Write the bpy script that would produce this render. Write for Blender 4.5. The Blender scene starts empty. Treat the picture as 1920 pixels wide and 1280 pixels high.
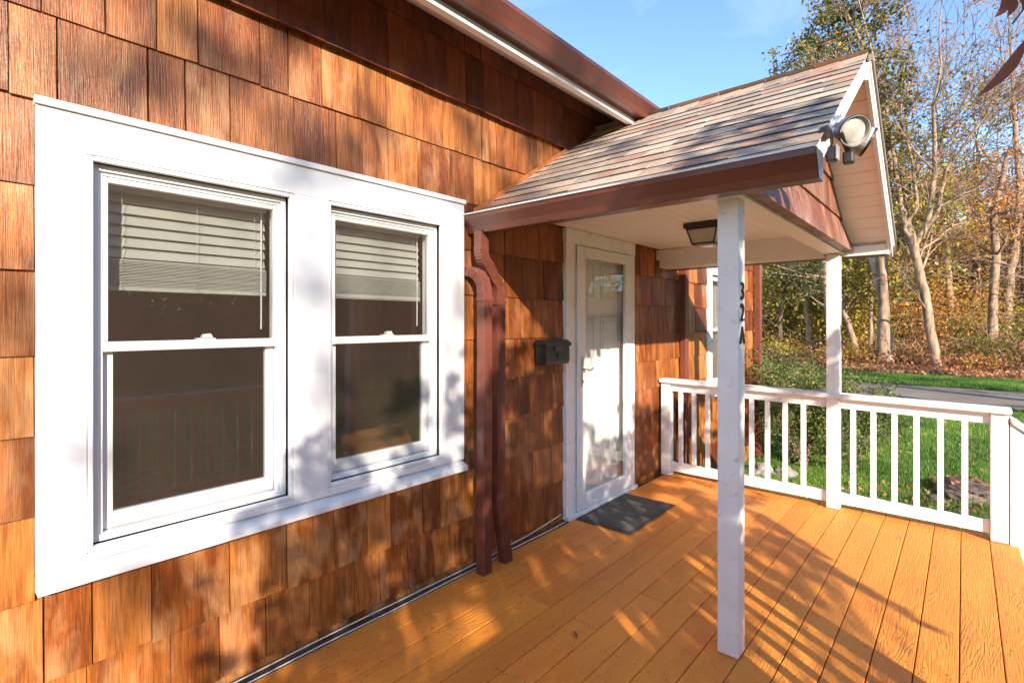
import bpy, math, random
import numpy as np
from mathutils import Vector, Matrix, noise
R = random.Random(7)
NR = np.random.RandomState(7)
S = bpy.context.scene
COL = S.collection

# ---------------------------------------------------------------- camera, sky, sun, exposure
FP, CXP, CYP, CAMH, CAMD = 970.0, 960.0, 605.0, 1.47, 2.25
YAW = math.atan(847 / 970.0)
cc, ss = math.cos(YAW), math.sin(YAW)
cam = bpy.data.cameras.new('camera'); camo = bpy.data.objects.new('camera', cam); COL.objects.link(camo)
camo.location = (0, -CAMD, CAMH)
camo.rotation_euler = (math.radians(90), 0, math.atan2(ss, cc) - math.radians(90))
cam.sensor_width = 36; cam.lens = FP / 1920 * 36; cam.shift_y = -35 / 1920
cam.clip_start = 0.03; cam.clip_end = 2000
S.camera = camo

LX, LY, LZ = 0.63, 1.0, -0.48                      # direction sunlight travels
SUN_EL = math.atan2(-LZ, math.hypot(LX, LY))
SUN_AZ = math.atan2(-LX, -LY)                      # compass angle of the sun from +Y, clockwise
W = bpy.data.worlds.new('World'); S.world = W; W.use_nodes = True
wn, wl = W.node_tree.nodes, W.node_tree.links
bg = wn['Background']
sky = wn.new('ShaderNodeTexSky'); sky.sky_type = 'NISHITA'; sky.sun_disc = False
sky.sun_elevation = SUN_EL; sky.sun_rotation = SUN_AZ
sky.air_density = 1.0; sky.dust_density = 0.3; sky.ozone_density = 3.6
# faint streaks of high cloud
tc = wn.new('ShaderNodeTexCoord'); mp = wn.new('ShaderNodeMapping'); mp.inputs['Scale'].default_value = (1.2, 2.2, 7)
nz = wn.new('ShaderNodeTexNoise'); nz.inputs['Scale'].default_value = 1.6; nz.inputs['Detail'].default_value = 7; nz.inputs['Distortion'].default_value = .6
rp = wn.new('ShaderNodeValToRGB'); rp.color_ramp.elements[0].position = .5; rp.color_ramp.elements[1].position = .8
rp.color_ramp.elements[0].color = (0, 0, 0, 1); rp.color_ramp.elements[1].color = (.2, .2, .2, 1)
mx = wn.new('ShaderNodeMixRGB'); mx.inputs[2].default_value = (6, 6.6, 7.4, 1)
wl.new(tc.outputs['Generated'], mp.inputs[0]); wl.new(mp.outputs[0], nz.inputs[0]); wl.new(nz.outputs[0], rp.inputs[0])
wl.new(rp.outputs[0], mx.inputs[0]); wl.new(sky.outputs[0], mx.inputs[1]); wl.new(mx.outputs[0], bg.inputs[0])
bg.inputs[1].default_value = 0.15
sl = bpy.data.lights.new('sun', 'SUN'); so = bpy.data.objects.new('sun', sl); COL.objects.link(so)
sl.energy = 4.4; sl.angle = math.radians(.5); sl.color = (1, .90, .76)
so.rotation_euler = Vector((LX, LY, LZ)).to_track_quat('-Z', 'Y').to_euler()
S.view_settings.view_transform = 'Standard'; S.view_settings.look = 'None'
S.view_settings.exposure = 1.30; S.view_settings.gamma = 1
S.cycles.max_bounces = 8; S.cycles.transparent_max_bounces = 24; S.cycles.glossy_bounces = 4

def ray(u, v):
    a = (u - CXP) / FP; b = (CYP - v) / FP
    return Vector((cc + ss * a, ss - cc * a, b))
CAM = Vector((0, -CAMD, CAMH))
def gz(x, y):                                      # terrain height
    z = -.45
    if x > 24.5: z += (x - 24.5) * .075
    return z
def ground_at(u, v):
    r = ray(u, v); t = 4.0
    while t < 120:
        p = CAM + r * t
        if p.z <= gz(p.x, p.y): return p
        t += .1
    return p

# ---------------------------------------------------------------- materials
def new_mat(name):
    m = bpy.data.materials.new(name); m.use_nodes = True
    return m, m.node_tree.nodes, m.node_tree.links, m.node_tree.nodes['Principled BSDF']
def rgb(c): return (c[0], c[1], c[2], 1)
def noise_node(n, l, scale, detail=4, map_scale=(1, 1, 1), rnd=None, coord='Object', dist=0, rough=.55):
    t = n.new('ShaderNodeTexCoord'); m = n.new('ShaderNodeMapping'); m.inputs['Scale'].default_value = map_scale
    if rnd:
        a = n.new('ShaderNodeVectorMath'); a.operation = 'ADD'
        s = n.new('ShaderNodeVectorMath'); s.operation = 'SCALE'; s.inputs['Scale'].default_value = 37.0
        c = n.new('ShaderNodeCombineXYZ'); l.new(rnd, c.inputs[0]); l.new(rnd, c.inputs[1]); l.new(rnd, c.inputs[2])
        l.new(c.outputs[0], s.inputs[0]); l.new(t.outputs[coord], a.inputs[0]); l.new(s.outputs[0], a.inputs[1]); l.new(a.outputs[0], m.inputs[0])
    else: l.new(t.outputs[coord], m.inputs[0])
    z = n.new('ShaderNodeTexNoise'); z.inputs['Scale'].default_value = scale; z.inputs['Detail'].default_value = detail
    z.inputs['Distortion'].default_value = dist; z.inputs['Roughness'].default_value = rough
    l.new(m.outputs[0], z.inputs[0]); return z
def ramp(n, l, src, stops):
    r = n.new('ShaderNodeValToRGB'); e = r.color_ramp.elements
    while len(e) < len(stops): e.new(.5)
    for k, (p, c) in enumerate(stops): e[k].position = p; e[k].color = rgb(c)
    if src is not None: l.new(src, r.inputs[0])
    return r
def mixc(n, l, f, a, b, mode='MIX'):
    m = n.new('ShaderNodeMixRGB'); m.blend_type = mode
    for i, x in ((0, f), (1, a), (2, b)):
        if isinstance(x, (int, float)): m.inputs[i].default_value = x if i == 0 else (x, x, x, 1)
        elif isinstance(x, tuple): m.inputs[i].default_value = rgb(x)
        else: l.new(x, m.inputs[i])
    return m.outputs[0]
def bump(n, l, b, h, strength=.3, dist=.01, prev=None):
    k = n.new('ShaderNodeBump'); k.inputs['Strength'].default_value = strength; k.inputs['Distance'].default_value = dist
    l.new(h, k.inputs['Height'])
    if prev: l.new(prev, k.inputs['Normal'])
    l.new(k.outputs[0], b.inputs['Normal']); return k.outputs[0]
def mathn(n, l, op, a, b=0.0):
    m = n.new('ShaderNodeMath'); m.operation = op
    for i, x in ((0, a), (1, b)):
        if isinstance(x, (int, float)): m.inputs[i].default_value = x
        else: l.new(x, m.inputs[i])
    return m.outputs[0]

def cedar(name, hi, lo, dark, worn=(.66, .36, .16), worn_amt=.36, rough=.38, rake=.8):
    m, n, l, b = new_mat(name)
    oi = n.new('ShaderNodeObjectInfo'); rnd = oi.outputs['Random']
    fine = noise_node(n, l, 1.0, 6, (150, 150, 4), rnd)
    mid = noise_node(n, l, 1.0, 6, (34, 34, 1.8), rnd, dist=.25)
    patch = noise_node(n, l, 1.0, 4, (9, 9, 3.0), rnd, dist=.3)
    c1 = ramp(n, l, mid.outputs[0], [(.18, lo), (.68, hi)]).outputs[0]
    fr = ramp(n, l, fine.outputs[0], [(.34, (.30, .24, .21)), (.6, (1.18, 1.16, 1.14))]).outputs[0]
    c2 = mixc(n, l, .52, c1, fr, 'MULTIPLY')
    pr = ramp(n, l, patch.outputs[0], [(.30, (1, 1, 1)), (.60, (0, 0, 0))])
    c3 = mixc(n, l, mathn(n, l, 'MULTIPLY', pr.outputs[0], .62), c2, dark)
    # per piece tint
    r2 = ramp(n, l, rnd, [(0, (.50, .42, .38)), (.2, (.95, .90, .86)), (.38, (.66, .55, .5)), (.6, (1.0, 1.02, 1.0)), (.78, (1.12, 1.22, 1.3)), (.9, (1.3, 1.5, 1.75)), (1, (.6, .5, .45))])
    c4 = mixc(n, l, 1.0, c3, r2.outputs[0], 'MULTIPLY')
    # worn pale areas towards the exposed butt on some pieces
    wn_ = noise_node(n, l, 1.0, 6, (13, 13, 4), rnd, dist=.5)
    h = mathn(n, l, 'FRACT', mathn(n, l, 'MULTIPLY', rnd, 7.31))
    w = mathn(n, l, 'MULTIPLY', ramp(n, l, wn_.outputs[0], [(.46, (0, 0, 0)), (.68, (1, 1, 1))]).outputs[0], mathn(n, l, 'MULTIPLY', h, worn_amt * 1.6))
    c5 = mixc(n, l, w, c4, worn)
    l.new(c5, b.inputs['Base Color'])
    b.inputs['Roughness'].default_value = rough
    b.inputs['Specular IOR Level'].default_value = .35
    rk = noise_node(n, l, 1.0, 3, (260, 260, 2.5), rnd)
    bump(n, l, b, mathn(n, l, 'ADD', rk.outputs[0], mathn(n, l, 'MULTIPLY', mid.outputs[0], .6)), rake, .004)
    return m
M = {}
M['cedar'] = cedar('cedar_shingle', (.52, .172, .034), (.25, .062, .011), (.035, .011, .005))
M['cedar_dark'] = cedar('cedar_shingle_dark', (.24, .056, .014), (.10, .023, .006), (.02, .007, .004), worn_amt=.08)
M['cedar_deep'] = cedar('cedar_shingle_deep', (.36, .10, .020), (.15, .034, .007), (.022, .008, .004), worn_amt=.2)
M['cedar_gable'] = cedar('cedar_shingle_gable', (.34, .13, .07), (.2, .07, .04), (.06, .03, .025), worn=(.5, .36, .3))
def simple(name, col, rough=.5, var=.06, scale=8, met=0, bumpv=0, bscale=60, spec=.5, dirt=None):
    m, n, l, b = new_mat(name)
    z = noise_node(n, l, scale, 6)
    a = tuple(max(0, x * (1 - var)) for x in col); c = tuple(x * (1 + var) for x in col)
    o = ramp(n, l, z.outputs[0], [(.35, a), (.65, c)]).outputs[0]
    if dirt:
        d = noise_node(n, l, scale * 3.1, 7, dist=.8)
        o = mixc(n, l, ramp(n, l, d.outputs[0], [(.60, (0, 0, 0)), (.72, (1, 1, 1))]).outputs[0], o, dirt)
    l.new(o, b.inputs['Base Color'])
    b.inputs['Roughness'].default_value = rough; b.inputs['Metallic'].default_value = met
    b.inputs['Specular IOR Level'].default_value = spec
    if bumpv:
        z2 = noise_node(n, l, bscale, 4); bump(n, l, b, z2.outputs[0], bumpv, .003)
    return m
M['white'] = simple('white_paint', (.74, .72, .71), .42, .03, 5, bumpv=.18, bscale=35, dirt=(.74, .71, .69))
M['white_worn'] = simple('worn_white_paint', (.77, .74, .72), .5, .05, 6, bumpv=.45, bscale=24, dirt=(.58, .52, .47))
M['vinyl'] = simple('white_vinyl', (.75, .745, .74), .3, .02, 4)
M['gutter'] = simple('brown_gutter_metal', (.125, .038, .024), .28, .1, 5, spec=.6)
M['spout'] = simple('brown_downspout_metal', (.155, .046, .029), .25, .10, 6, spec=.6, dirt=(.19, .062, .042))
M['flash'] = simple('copper_brown_flashing', (.36, .11, .035), .45, .25, 14)
M['black'] = simple('black_metal', (.015, .013, .012), .45, .2, 20)
M['box'] = simple('mailbox_metal', (.018, .017, .017), .38, .3, 12, dirt=(.06, .055, .05))
M['darkgap'] = simple('dark_backing', (.02, .011, .007), .9)
M['backing'] = simple('shingle_backing', (.05, .02, .01), .9)
M['chrome'] = simple('satin_nickel', (.6, .55, .5), .3, .05, 10, met=1)
M['slat'] = simple('blind_slat', (.50, .49, .44), .5, .03, 6)
M['cord'] = simple('blind_cord', (.7, .68, .62), .7)
M['room'] = simple('room_plaster', (.52, .30, .18), .8, .15, 2)
M['roomdark'] = simple('room_dark', (.05, .04, .032), .8, .15, 2)
M['table'] = simple('varnished_wood', (.5, .22, .07), .4, .2, 8)
M['grey_metal'] = simple('lamp_metal_grey', (.36, .32, .30), .35, .12, 15, spec=.5)
M['lamp_glass'] = simple('lamp_lens', (.72, .62, .52), .18, .1, 22, bumpv=.5, bscale=60)
M['dark_bronze'] = simple('dark_bronze', (.035, .022, .016), .4, .3, 20)
M['darkscrew'] = simple('rusty_screw_heads', (.16, .06, .025), .6)
M['cable'] = simple('cable_sheath', (.62, .6, .56), .5, .1)
M['cable_black'] = simple('cable_black', (.03, .03, .03), .5, .1)
M['frost'] = simple('frosted_glass', (.5, .46, .36), .3, .1, 9)
M['stone'] = simple('field_stone', (.12, .092, .072), .9, .45, 7, bumpv=1, bscale=18, dirt=(.11, .13, .05))
M['paver'] = simple('pale_stone', (.26, .24, .225), .9, .3, 9, bumpv=.8, bscale=25)
M['soil'] = simple('soil', (.075, .045, .028), .95, .4, 3, bumpv=1, bscale=30)

# porch ceiling / soffit paint reads creamy
M['ceil'] = simple('cream_white_paint', (.82, .775, .735), .5, .02, 4, bumpv=.12, bscale=30)
# painted deck
m, n, l, b = new_mat('orange_deck_paint')
oi = n.new('ShaderNodeObjectInfo'); rnd = oi.outputs['Random']
big = noise_node(n, l, 1.0, 5, (1.1, 5, 5), rnd)
c = ramp(n, l, big.outputs[0], [(.3, (.76, .236, .040)), (.7, (.88, .318, .046))]).outputs[0]
r2 = ramp(n, l, rnd, [(0, (.88, .86, .84)), (.5, (1.02, 1, 1)), (1, (.94, .97, .95))])
c = mixc(n, l, 1, c, r2.outputs[0], 'MULTIPLY')
st = noise_node(n, l, 1.0, 7, (9, 22, 9), rnd, dist=1.2)
c = mixc(n, l, mathn(n, l, 'MULTIPLY', ramp(n, l, st.outputs[0], [(.60, (0, 0, 0)), (.72, (1, 1, 1))]).outputs[0], .45), c, (.33, .12, .035))
sp = noise_node(n, l, 1.0, 3, (70, 120, 70), rnd)
c = mixc(n, l, ramp(n, l, sp.outputs[0], [(.66, (0, 0, 0)), (.70, (1, 1, 1))]).outputs[0], c, (.16, .065, .03))
l.new(c, b.inputs['Base Color']); b.inputs['Roughness'].default_value = .5; b.inputs['Specular IOR Level'].default_value = .25
wv = noise_node(n, l, 1.0, 2, (1.1, 9, 9), rnd, dist=.6)
ring = mathn(n, l, 'SINE', mathn(n, l, 'MULTIPLY', wv.outputs[0], 110.0))
am = noise_node(n, l, 1.0, 3, (2.2, 6, 6), rnd)
amr = ramp(n, l, am.outputs[0], [(.42, (.08, .08, .08)), (.62, (1, 1, 1))]).outputs[0]
gr = noise_node(n, l, 1.0, 4, (10, 160, 100), rnd)
hgt = mathn(n, l, 'ADD', mathn(n, l, 'MULTIPLY', mathn(n, l, 'MULTIPLY', ring, amr), .2), mathn(n, l, 'MULTIPLY', gr.outputs[0], .9))
bump(n, l, b, hgt, .75, .005)
M['deck'] = m
# asphalt roof shingle: colour per tab
m, n, l, b = new_mat('asphalt_shingle')
oi = n.new('ShaderNodeObjectInfo'); rnd = oi.outputs['Random']
tint = ramp(n, l, rnd, [(0, (.34, .26, .205)), (.18, (.47, .37, .28)), (.34, (.42, .24, .165)), (.46, (.52, .42, .33)), (.62, (.27, .225, .20)), (.76, (.47, .33, .24)), (.9, (.38, .31, .255)), (1, (.44, .34, .26))])
tint.color_ramp.interpolation = 'CONSTANT'
g = noise_node(n, l, 330, 2); gb = ramp(n, l, g.outputs[0], [(.3, (.35, .33, .32)), (.6, (1.15, 1.12, 1.1)), (.75, (1.8, 1.7, 1.6))])
c = mixc(n, l, .85, tint.outputs[0], gb.outputs[0], 'MULTIPLY')
g2 = noise_node(n, l, 9, 5, rnd=rnd); c = mixc(n, l, .35, c, ramp(n, l, g2.outputs[0], [(.3, (.5, .5, .5)), (.7, (1.3, 1.3, 1.3))]).outputs[0], 'MULTIPLY')
l.new(c, b.inputs['Base Color']); b.inputs['Roughness'].default_value = .9; bump(n, l, b, g.outputs[0], .5, .003)
M['roof'] = m
M['redge'] = simple('asphalt_cut_edge', (.06, .048, .04), .95)
# glass for panes
def pane_mat(name, tint=(1, 1, 1), boost=1.0, rough=.0):
    m = bpy.data.materials.new(name); m.use_nodes = True; n, l = m.node_tree.nodes, m.node_tree.links
    n.remove(n['Principled BSDF']); out = n['Material Output']
    t = n.new('ShaderNodeBsdfTransparent'); t.inputs[0].default_value = rgb(tint)
    g = n.new('ShaderNodeBsdfGlossy'); g.inputs['Roughness'].default_value = rough
    gi = n.new('ShaderNodeNewGeometry'); dt_ = n.new('ShaderNodeVectorMath'); dt_.operation = 'DOT_PRODUCT'
    l.new(gi.outputs['Normal'], dt_.inputs[0]); l.new(gi.outputs['Incoming'], dt_.inputs[1])
    q = mathn(n, l, 'SUBTRACT', 1.0, mathn(n, l, 'ABSOLUTE', dt_.outputs['Value']))
    k = mathn(n, l, 'MULTIPLY', mathn(n, l, 'ADD', mathn(n, l, 'MULTIPLY', mathn(n, l, 'POWER', q, 5.0), .96), .04), boost); mm = n.new('ShaderNodeMixShader')
    l.new(k, mm.inputs[0]); l.new(t.outputs[0], mm.inputs[1]); l.new(g.outputs[0], mm.inputs[2]); l.new(mm.outputs[0], out.inputs[0])
    return m
M['glass'] = pane_mat('window_glass', (.92, .93, .92), 1.1)
M['glass_low'] = pane_mat('lower_window_glass', (.88, .87, .85), 2.0)
M['storm'] = pane_mat('storm_glass', (.96, .97, .96), 1.3)
m = bpy.data.materials.new('insect_screen'); m.use_nodes = True; n, l = m.node_tree.nodes, m.node_tree.links
pb = n['Principled BSDF']; pb.inputs['Base Color'].default_value = (.10, .064, .044, 1); pb.inputs['Roughness'].default_value = .6
t = n.new('ShaderNodeBsdfTransparent'); mm = n.new('ShaderNodeMixShader'); mm.inputs[0].default_value = .22
l.new(t.outputs[0], mm.inputs[1]); l.new(pb.outputs[0], mm.inputs[2]); l.new(mm.outputs[0], n['Material Output'].inputs[0])
M['screen'] = m
# rubber mat
m, n, l, b = new_mat('mat_rubber'); b.inputs['Base Color'].default_value = (.05, .043, .038, 1); b.inputs['Roughness'].default_value = .75
M['mat'] = m
m, n, l, b = new_mat('mat_ribs'); b.inputs['Base Color'].default_value = (.15, .125, .105, 1); b.inputs['Roughness'].default_value = .8
M['matrib'] = m
# vegetation
def leaf_mat(name, stops, trans=.35, rough=.5):
    m, n, l, b = new_mat(name)
    gi = n.new('ShaderNodeNewGeometry')
    r0 = ramp(n, l, gi.outputs['Random Per Island'], stops)
    bn = noise_node(n, l, .9, 3); rb_ = ramp(n, l, bn.outputs[0], [(.36, (.65, .74, .7)), (.5, (1.2, 1.18, 1.15)), (.64, (1.75, 1.5, 1.3))])
    r = n.new('ShaderNodeMixRGB'); r.blend_type = 'MULTIPLY'; r.inputs[0].default_value = 1; l.new(r0.outputs[0], r.inputs[1]); l.new(rb_.outputs[0], r.inputs[2])
    l.new(r.outputs[0], b.inputs['Base Color']); b.inputs['Roughness'].default_value = rough
    b.inputs['Specular IOR Level'].default_value = .3
    tr = n.new('ShaderNodeBsdfTranslucent'); l.new(r.outputs[0], tr.inputs[0])
    mm = n.new('ShaderNodeMixShader'); mm.inputs[0].default_value = trans
    l.new(b.outputs[0], mm.inputs[1]); l.new(tr.outputs[0], mm.inputs[2]); l.new(mm.outputs[0], n['Material Output'].inputs[0])
    return m
M['lf_green'] = leaf_mat('leaf_green_gold', [(0, (.06, .09, .018)), (.35, (.10, .125, .025)), (.6, (.26, .21, .03)), (.8, (.36, .22, .035)), (1, (.07, .075, .02))])
M['lf_red'] = leaf_mat('leaf_pink_red', [(0, (.30, .07, .05)), (.5, (.36, .14, .08)), (.8, (.22, .06, .04)), (1, (.35, .20, .09))])
M['lf_orange'] = leaf_mat('leaf_orange', [(0, (.42, .14, .02)), (.4, (.48, .23, .05)), (.7, (.33, .10, .02)), (1, (.45, .30, .08))])
M['lf_yellow'] = leaf_mat('leaf_yellow', [(0, (.42, .30, .04)), (.4, (.30, .27, .04)), (.7, (.48, .30, .06)), (1, (.20, .20, .03))])
M['lf_brown'] = leaf_mat('leaf_brown', [(0, (.26, .12, .06)), (.4, (.34, .18, .09)), (.7, (.17, .075, .045)), (1, (.40, .25, .13))])
M['lf_olive'] = leaf_mat('leaf_olive', [(0, (.20, .21, .035)), (.35, (.30, .28, .05)), (.6, (.12, .15, .03)), (.85, (.45, .30, .07)), (1, (.16, .16, .045))])
M['lf_bush'] = leaf_mat('leaf_bush', [(0, (.06, .10, .02)), (.45, (.10, .15, .03)), (.75, (.17, .21, .055)), (.9, (.14, .13, .04)), (1, (.42, .24, .15))])
M['lf_maple'] = leaf_mat('leaf_maple_dark_red', [(0, (.15, .035, .015)), (.5, (.20, .055, .02)), (1, (.11, .03, .015))], .3)
M['lf_dark'] = leaf_mat('leaf_dark_green', [(0, (.03, .05, .018)), (.6, (.05, .075, .02)), (1, (.07, .085, .03))])
def bark(name, a, bcol, sc=6):
    m, n, l, b = new_mat(name)
    z = noise_node(n, l, sc, 6, (1, 1, .25), dist=.4); o = ramp(n, l, z.outputs[0], [(.35, a), (.65, bcol)]).outputs[0]
    l.new(o, b.inputs['Base Color']); b.inputs['Roughness'].default_value = .9
    z2 = noise_node(n, l, sc * 3, 5, (1, 1, .2)); bump(n, l, b, z2.outputs[0], .8, .03); return m
M['bark'] = bark('bark_grey_brown', (.15, .09, .055), (.47, .31, .20))
M['bark_pale'] = bark('bark_pale', (.30, .24, .18), (.62, .52, .42), 4)
M['bark_dark'] = bark('bark_dark', (.07, .048, .035), (.20, .14, .10))
M['twig'] = bark('twig_tan', (.15, .10, .065), (.33, .225, .145), 12)
# ground materials
m, n, l, b = new_mat('lawn_soil'); z = noise_node(n, l, 3, 8); z2 = noise_node(n, l, 120, 3)
c = ramp(n, l, z.outputs[0], [(.3, (.04, .10, .016)), (.7, (.07, .15, .028))]).outputs[0]
c = mixc(n, l, .6, c, ramp(n, l, z2.outputs[0], [(.3, (.5, .5, .5)), (.7, (1.4, 1.4, 1.3))]).outputs[0], 'MULTIPLY')
l.new(c, b.inputs['Base Color']); b.inputs['Roughness'].default_value = .9; bump(n, l, b, z2.outputs[0], .6, .03); M['lawn'] = m
M['grass'] = leaf_mat('grass_blade', [(0, (.06, .14, .018)), (.5, (.10, .21, .03)), (.85, (.14, .25, .045)), (1, (.25, .26, .09))], .3)
m, n, l, b = new_mat('forest_litter'); z = noise_node(n, l, 1.2, 8); z2 = noise_node(n, l, 14, 6)
c = ramp(n, l, z2.outputs[0], [(.3, (.10, .055, .03)), (.5, (.27, .13, .075)), (.7, (.36, .20, .12))]).outputs[0]
c = mixc(n, l, ramp(n, l, z.outputs[0], [(.5, (0, 0, 0)), (.62, (1, 1, 1))]).outputs[0], c, (.13, .15, .03))
l.new(c, b.inputs['Base Color']); b.inputs['Roughness'].default_value = .95; bump(n, l, b, z2.outputs[0], 1, .1); M['litter'] = m
m, n, l, b = new_mat('asphalt_road'); z = noise_node(n, l, .6, 6); z2 = noise_node(n, l, 90, 4)
c = ramp(n, l, z.outputs[0], [(.3, (.15, .115, .09)), (.7, (.26, .205, .16))]).outputs[0]
c = mixc(n, l, .5, c, ramp(n, l, z2.outputs[0], [(.3, (.5, .5, .5)), (.7, (1.4, 1.4, 1.4))]).outputs[0], 'MULTIPLY')
l.new(c, b.inputs['Base Color']); b.inputs['Roughness'].default_value = .9; bump(n, l, b, z2.outputs[0], .5, .01); M['road'] = m

# ---------------------------------------------------------------- mesh helpers
class MB:
    def __init__(s): s.v = []; s.f = []
    def add(s, vs, fs):
        o = len(s.v); s.v += [tuple(v) for v in vs]; s.f += [tuple(i + o for i in f) for f in fs]; return s
    def box(s, x0, x1, y0, y1, z0, z1):
        return s.add([(x0,y0,z0),(x1,y0,z0),(x1,y1,z0),(x0,y1,z0),(x0,y0,z1),(x1,y0,z1),(x1,y1,z1),(x0,y1,z1)],
                     [(0,3,2,1),(4,5,6,7),(0,1,5,4),(1,2,6,5),(2,3,7,6),(3,0,4,7)])
    def prism(s, prof, axis, a, b):
        """extrude a closed 2-D profile along axis (0/1/2) from a to b; profile in the two other axes in order"""
        n = len(prof); vs = []
        for t in (a, b):
            for p in prof:
                q = [p[0], p[1]]; q.insert(axis, t); vs.append(tuple(q))
        fs = [tuple(range(n)), tuple(range(2 * n - 1, n - 1, -1))]
        for i in range(n):
            j = (i + 1) % n; fs.append((i, i + n, j + n, j))
        return s.add(vs, fs)
    def tube(s, pts, rad, k=6, cap=True):
        pts = [Vector(p) for p in pts]; n = len(pts)
        if not hasattr(rad, '__len__'): rad = [rad] * n
        vs = []; fs = []; up = Vector((0, 0, 1))
        prev = None
        for i in range(n):
            d = (pts[min(i + 1, n - 1)] - pts[max(i - 1, 0)]).normalized()
            if prev is None:
                a = d.cross(up)
                if a.length < .1: a = d.cross(Vector((1, 0, 0)))
            else: a = prev - d * prev.dot(d)
            a.normalize(); prev = a; bb = d.cross(a)
            for j in range(k):
                t = 2 * math.pi * j / k
                vs.append(pts[i] + (a * math.cos(t) + bb * math.sin(t)) * rad[i])
        for i in range(n - 1):
            for j in range(k):
                q = (j + 1) % k; fs.append((i*k+j, i*k+q, (i+1)*k+q, (i+1)*k+j))
        if cap: fs.append(tuple(range(k-1, -1, -1))); fs.append(tuple((n-1)*k + j for j in range(k)))
        return s.add(vs, fs)
    def lathe(s, prof, mat4, k=24):
        vs = []; fs = []; n = len(prof)
        for i, (r, z) in enumerate(prof):
            for j in range(k):
                t = 2 * math.pi * j / k; vs.append(mat4 @ Vector((r * math.cos(t), r * math.sin(t), z)))
        for i in range(n - 1):
            for j in range(k):
                q = (j + 1) % k; fs.append((i*k+j, i*k+q, (i+1)*k+q, (i+1)*k+j))
        return s.add(vs, fs)
    def mesh(s, name, smooth=False):
        me = bpy.data.meshes.new(name); me.from_pydata(s.v, [], s.f); me.update()
        if smooth: me.shade_smooth()
        return me
    def build(s, name, mat, parent=None, loc=(0, 0, 0), bevel=0, smooth=False):
        return link(name, s.mesh(name, smooth), mat, parent, loc, bevel)
def link(name, me, mat=None, parent=None, loc=(0, 0, 0), bevel=0):
    if mat and not me.materials: me.materials.append(M[mat] if isinstance(mat, str) else mat)
    o = bpy.data.objects.new(name, me); COL.objects.link(o); o.location = loc
    if parent: o.parent = parent
    if bevel:
        bm = o.modifiers.new('bevel', 'BEVEL'); bm.width = bevel; bm.segments = 2; bm.limit_method = 'ANGLE'; bm.harden_normals = False
    return o
def thing(name, label, cat, loc=(0, 0, 0), group=None):
    o = bpy.data.objects.new(name, None); COL.objects.link(o); o.location = loc; o.empty_display_size = .2
    o['label'] = label; o['category'] = cat
    if group: o['group'] = group
    return o
def tag(o, label, cat, group=None):
    o['label'] = label; o['category'] = cat
    if group: o['group'] = group
    return o
def struct(o): o['kind'] = 'structure'; return o
def stuff(o): o['kind'] = 'stuff'; return o
def fast_mesh(name, verts, nper, mat, parent=None):
    """verts: (N*nper,3) array, faces of nper vertices each"""
    me = bpy.data.meshes.new(name); nv = len(verts); nf = nv // nper
    me.vertices.add(nv); me.vertices.foreach_set('co', verts.astype(np.float32).ravel())
    me.loops.add(nv); me.loops.foreach_set('vertex_index', np.arange(nv, dtype=np.int32))
    me.polygons.add(nf); me.polygons.foreach_set('loop_start', np.arange(0, nv, nper, dtype=np.int32))
    me.update(calc_edges=True)
    return link(name, me, mat, parent)
def leaf_quads(cen, size, aspect=.55, up_bias=0.0, rs=NR):
    n = len(cen)
    d = rs.normal(size=(n, 3)); d[:, 2] += up_bias; d /= np.linalg.norm(d, axis=1, keepdims=True)
    e = rs.normal(size=(n, 3)); e -= d * (e * d).sum(1, keepdims=True); e /= np.linalg.norm(e, axis=1, keepdims=True)
    sz = (size * rs.uniform(.6, 1.3, n))[:, None] if np.isscalar(size) else (size * rs.uniform(.7, 1.2, n))[:, None]
    f = np.cross(d, e)
    v = np.stack([cen - d * sz * .5, cen + e * sz * .5 * aspect + f * sz * .06, cen + d * sz * .5, cen - e * sz * .5 * aspect + f * sz * .06], 1)
    return v.reshape(-1, 3)

# ================================================================ HOUSE
house = thing('house', 'cedar shingled house with white trimmed double window and brown gutters', 'house')
COURSES = [2.477, 2.19, 1.912, 1.637, 1.366, 1.106, .850, .582, .305, .045]   # butt heights
WIN = (.244, 2.122, .604, 2.19)        # double window casing
DOOR = (3.155, 4.215, 0.0, 2.165)
XL, XR = -1.6, 5.14

# backing sheets (cut round the openings)
def wall_with_holes(name, x0, x1, z0, z1, y, holes, mat, parent, th=.1):
    xs = sorted({x0, x1, *[h[0] for h in holes], *[h[1] for h in holes]}); zs = sorted({z0, z1, *[h[2] for h in holes], *[h[3] for h in holes]})
    mb = MB()
    for i in range(len(xs) - 1):
        for j in range(len(zs) - 1):
            cx, cz = (xs[i] + xs[i+1]) / 2, (zs[j] + zs[j+1]) / 2
            if any(h[0] < cx < h[1] and h[2] < cz < h[3] for h in holes): continue
            mb.box(xs[i], xs[i+1], y, y + th, zs[j], zs[j+1])
    return mb.build(name, mat, parent)
LG = (.372, 1.09, .69, 2.04); RG = (1.252, 1.965, .70, 2.04)       # openings
front = wall_with_holes('front_wall', XL, XR, -.45, 3.3, .012, [LG, RG, (3.29, 4.115, 0.0, 2.09)], 'backing', house)

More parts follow.
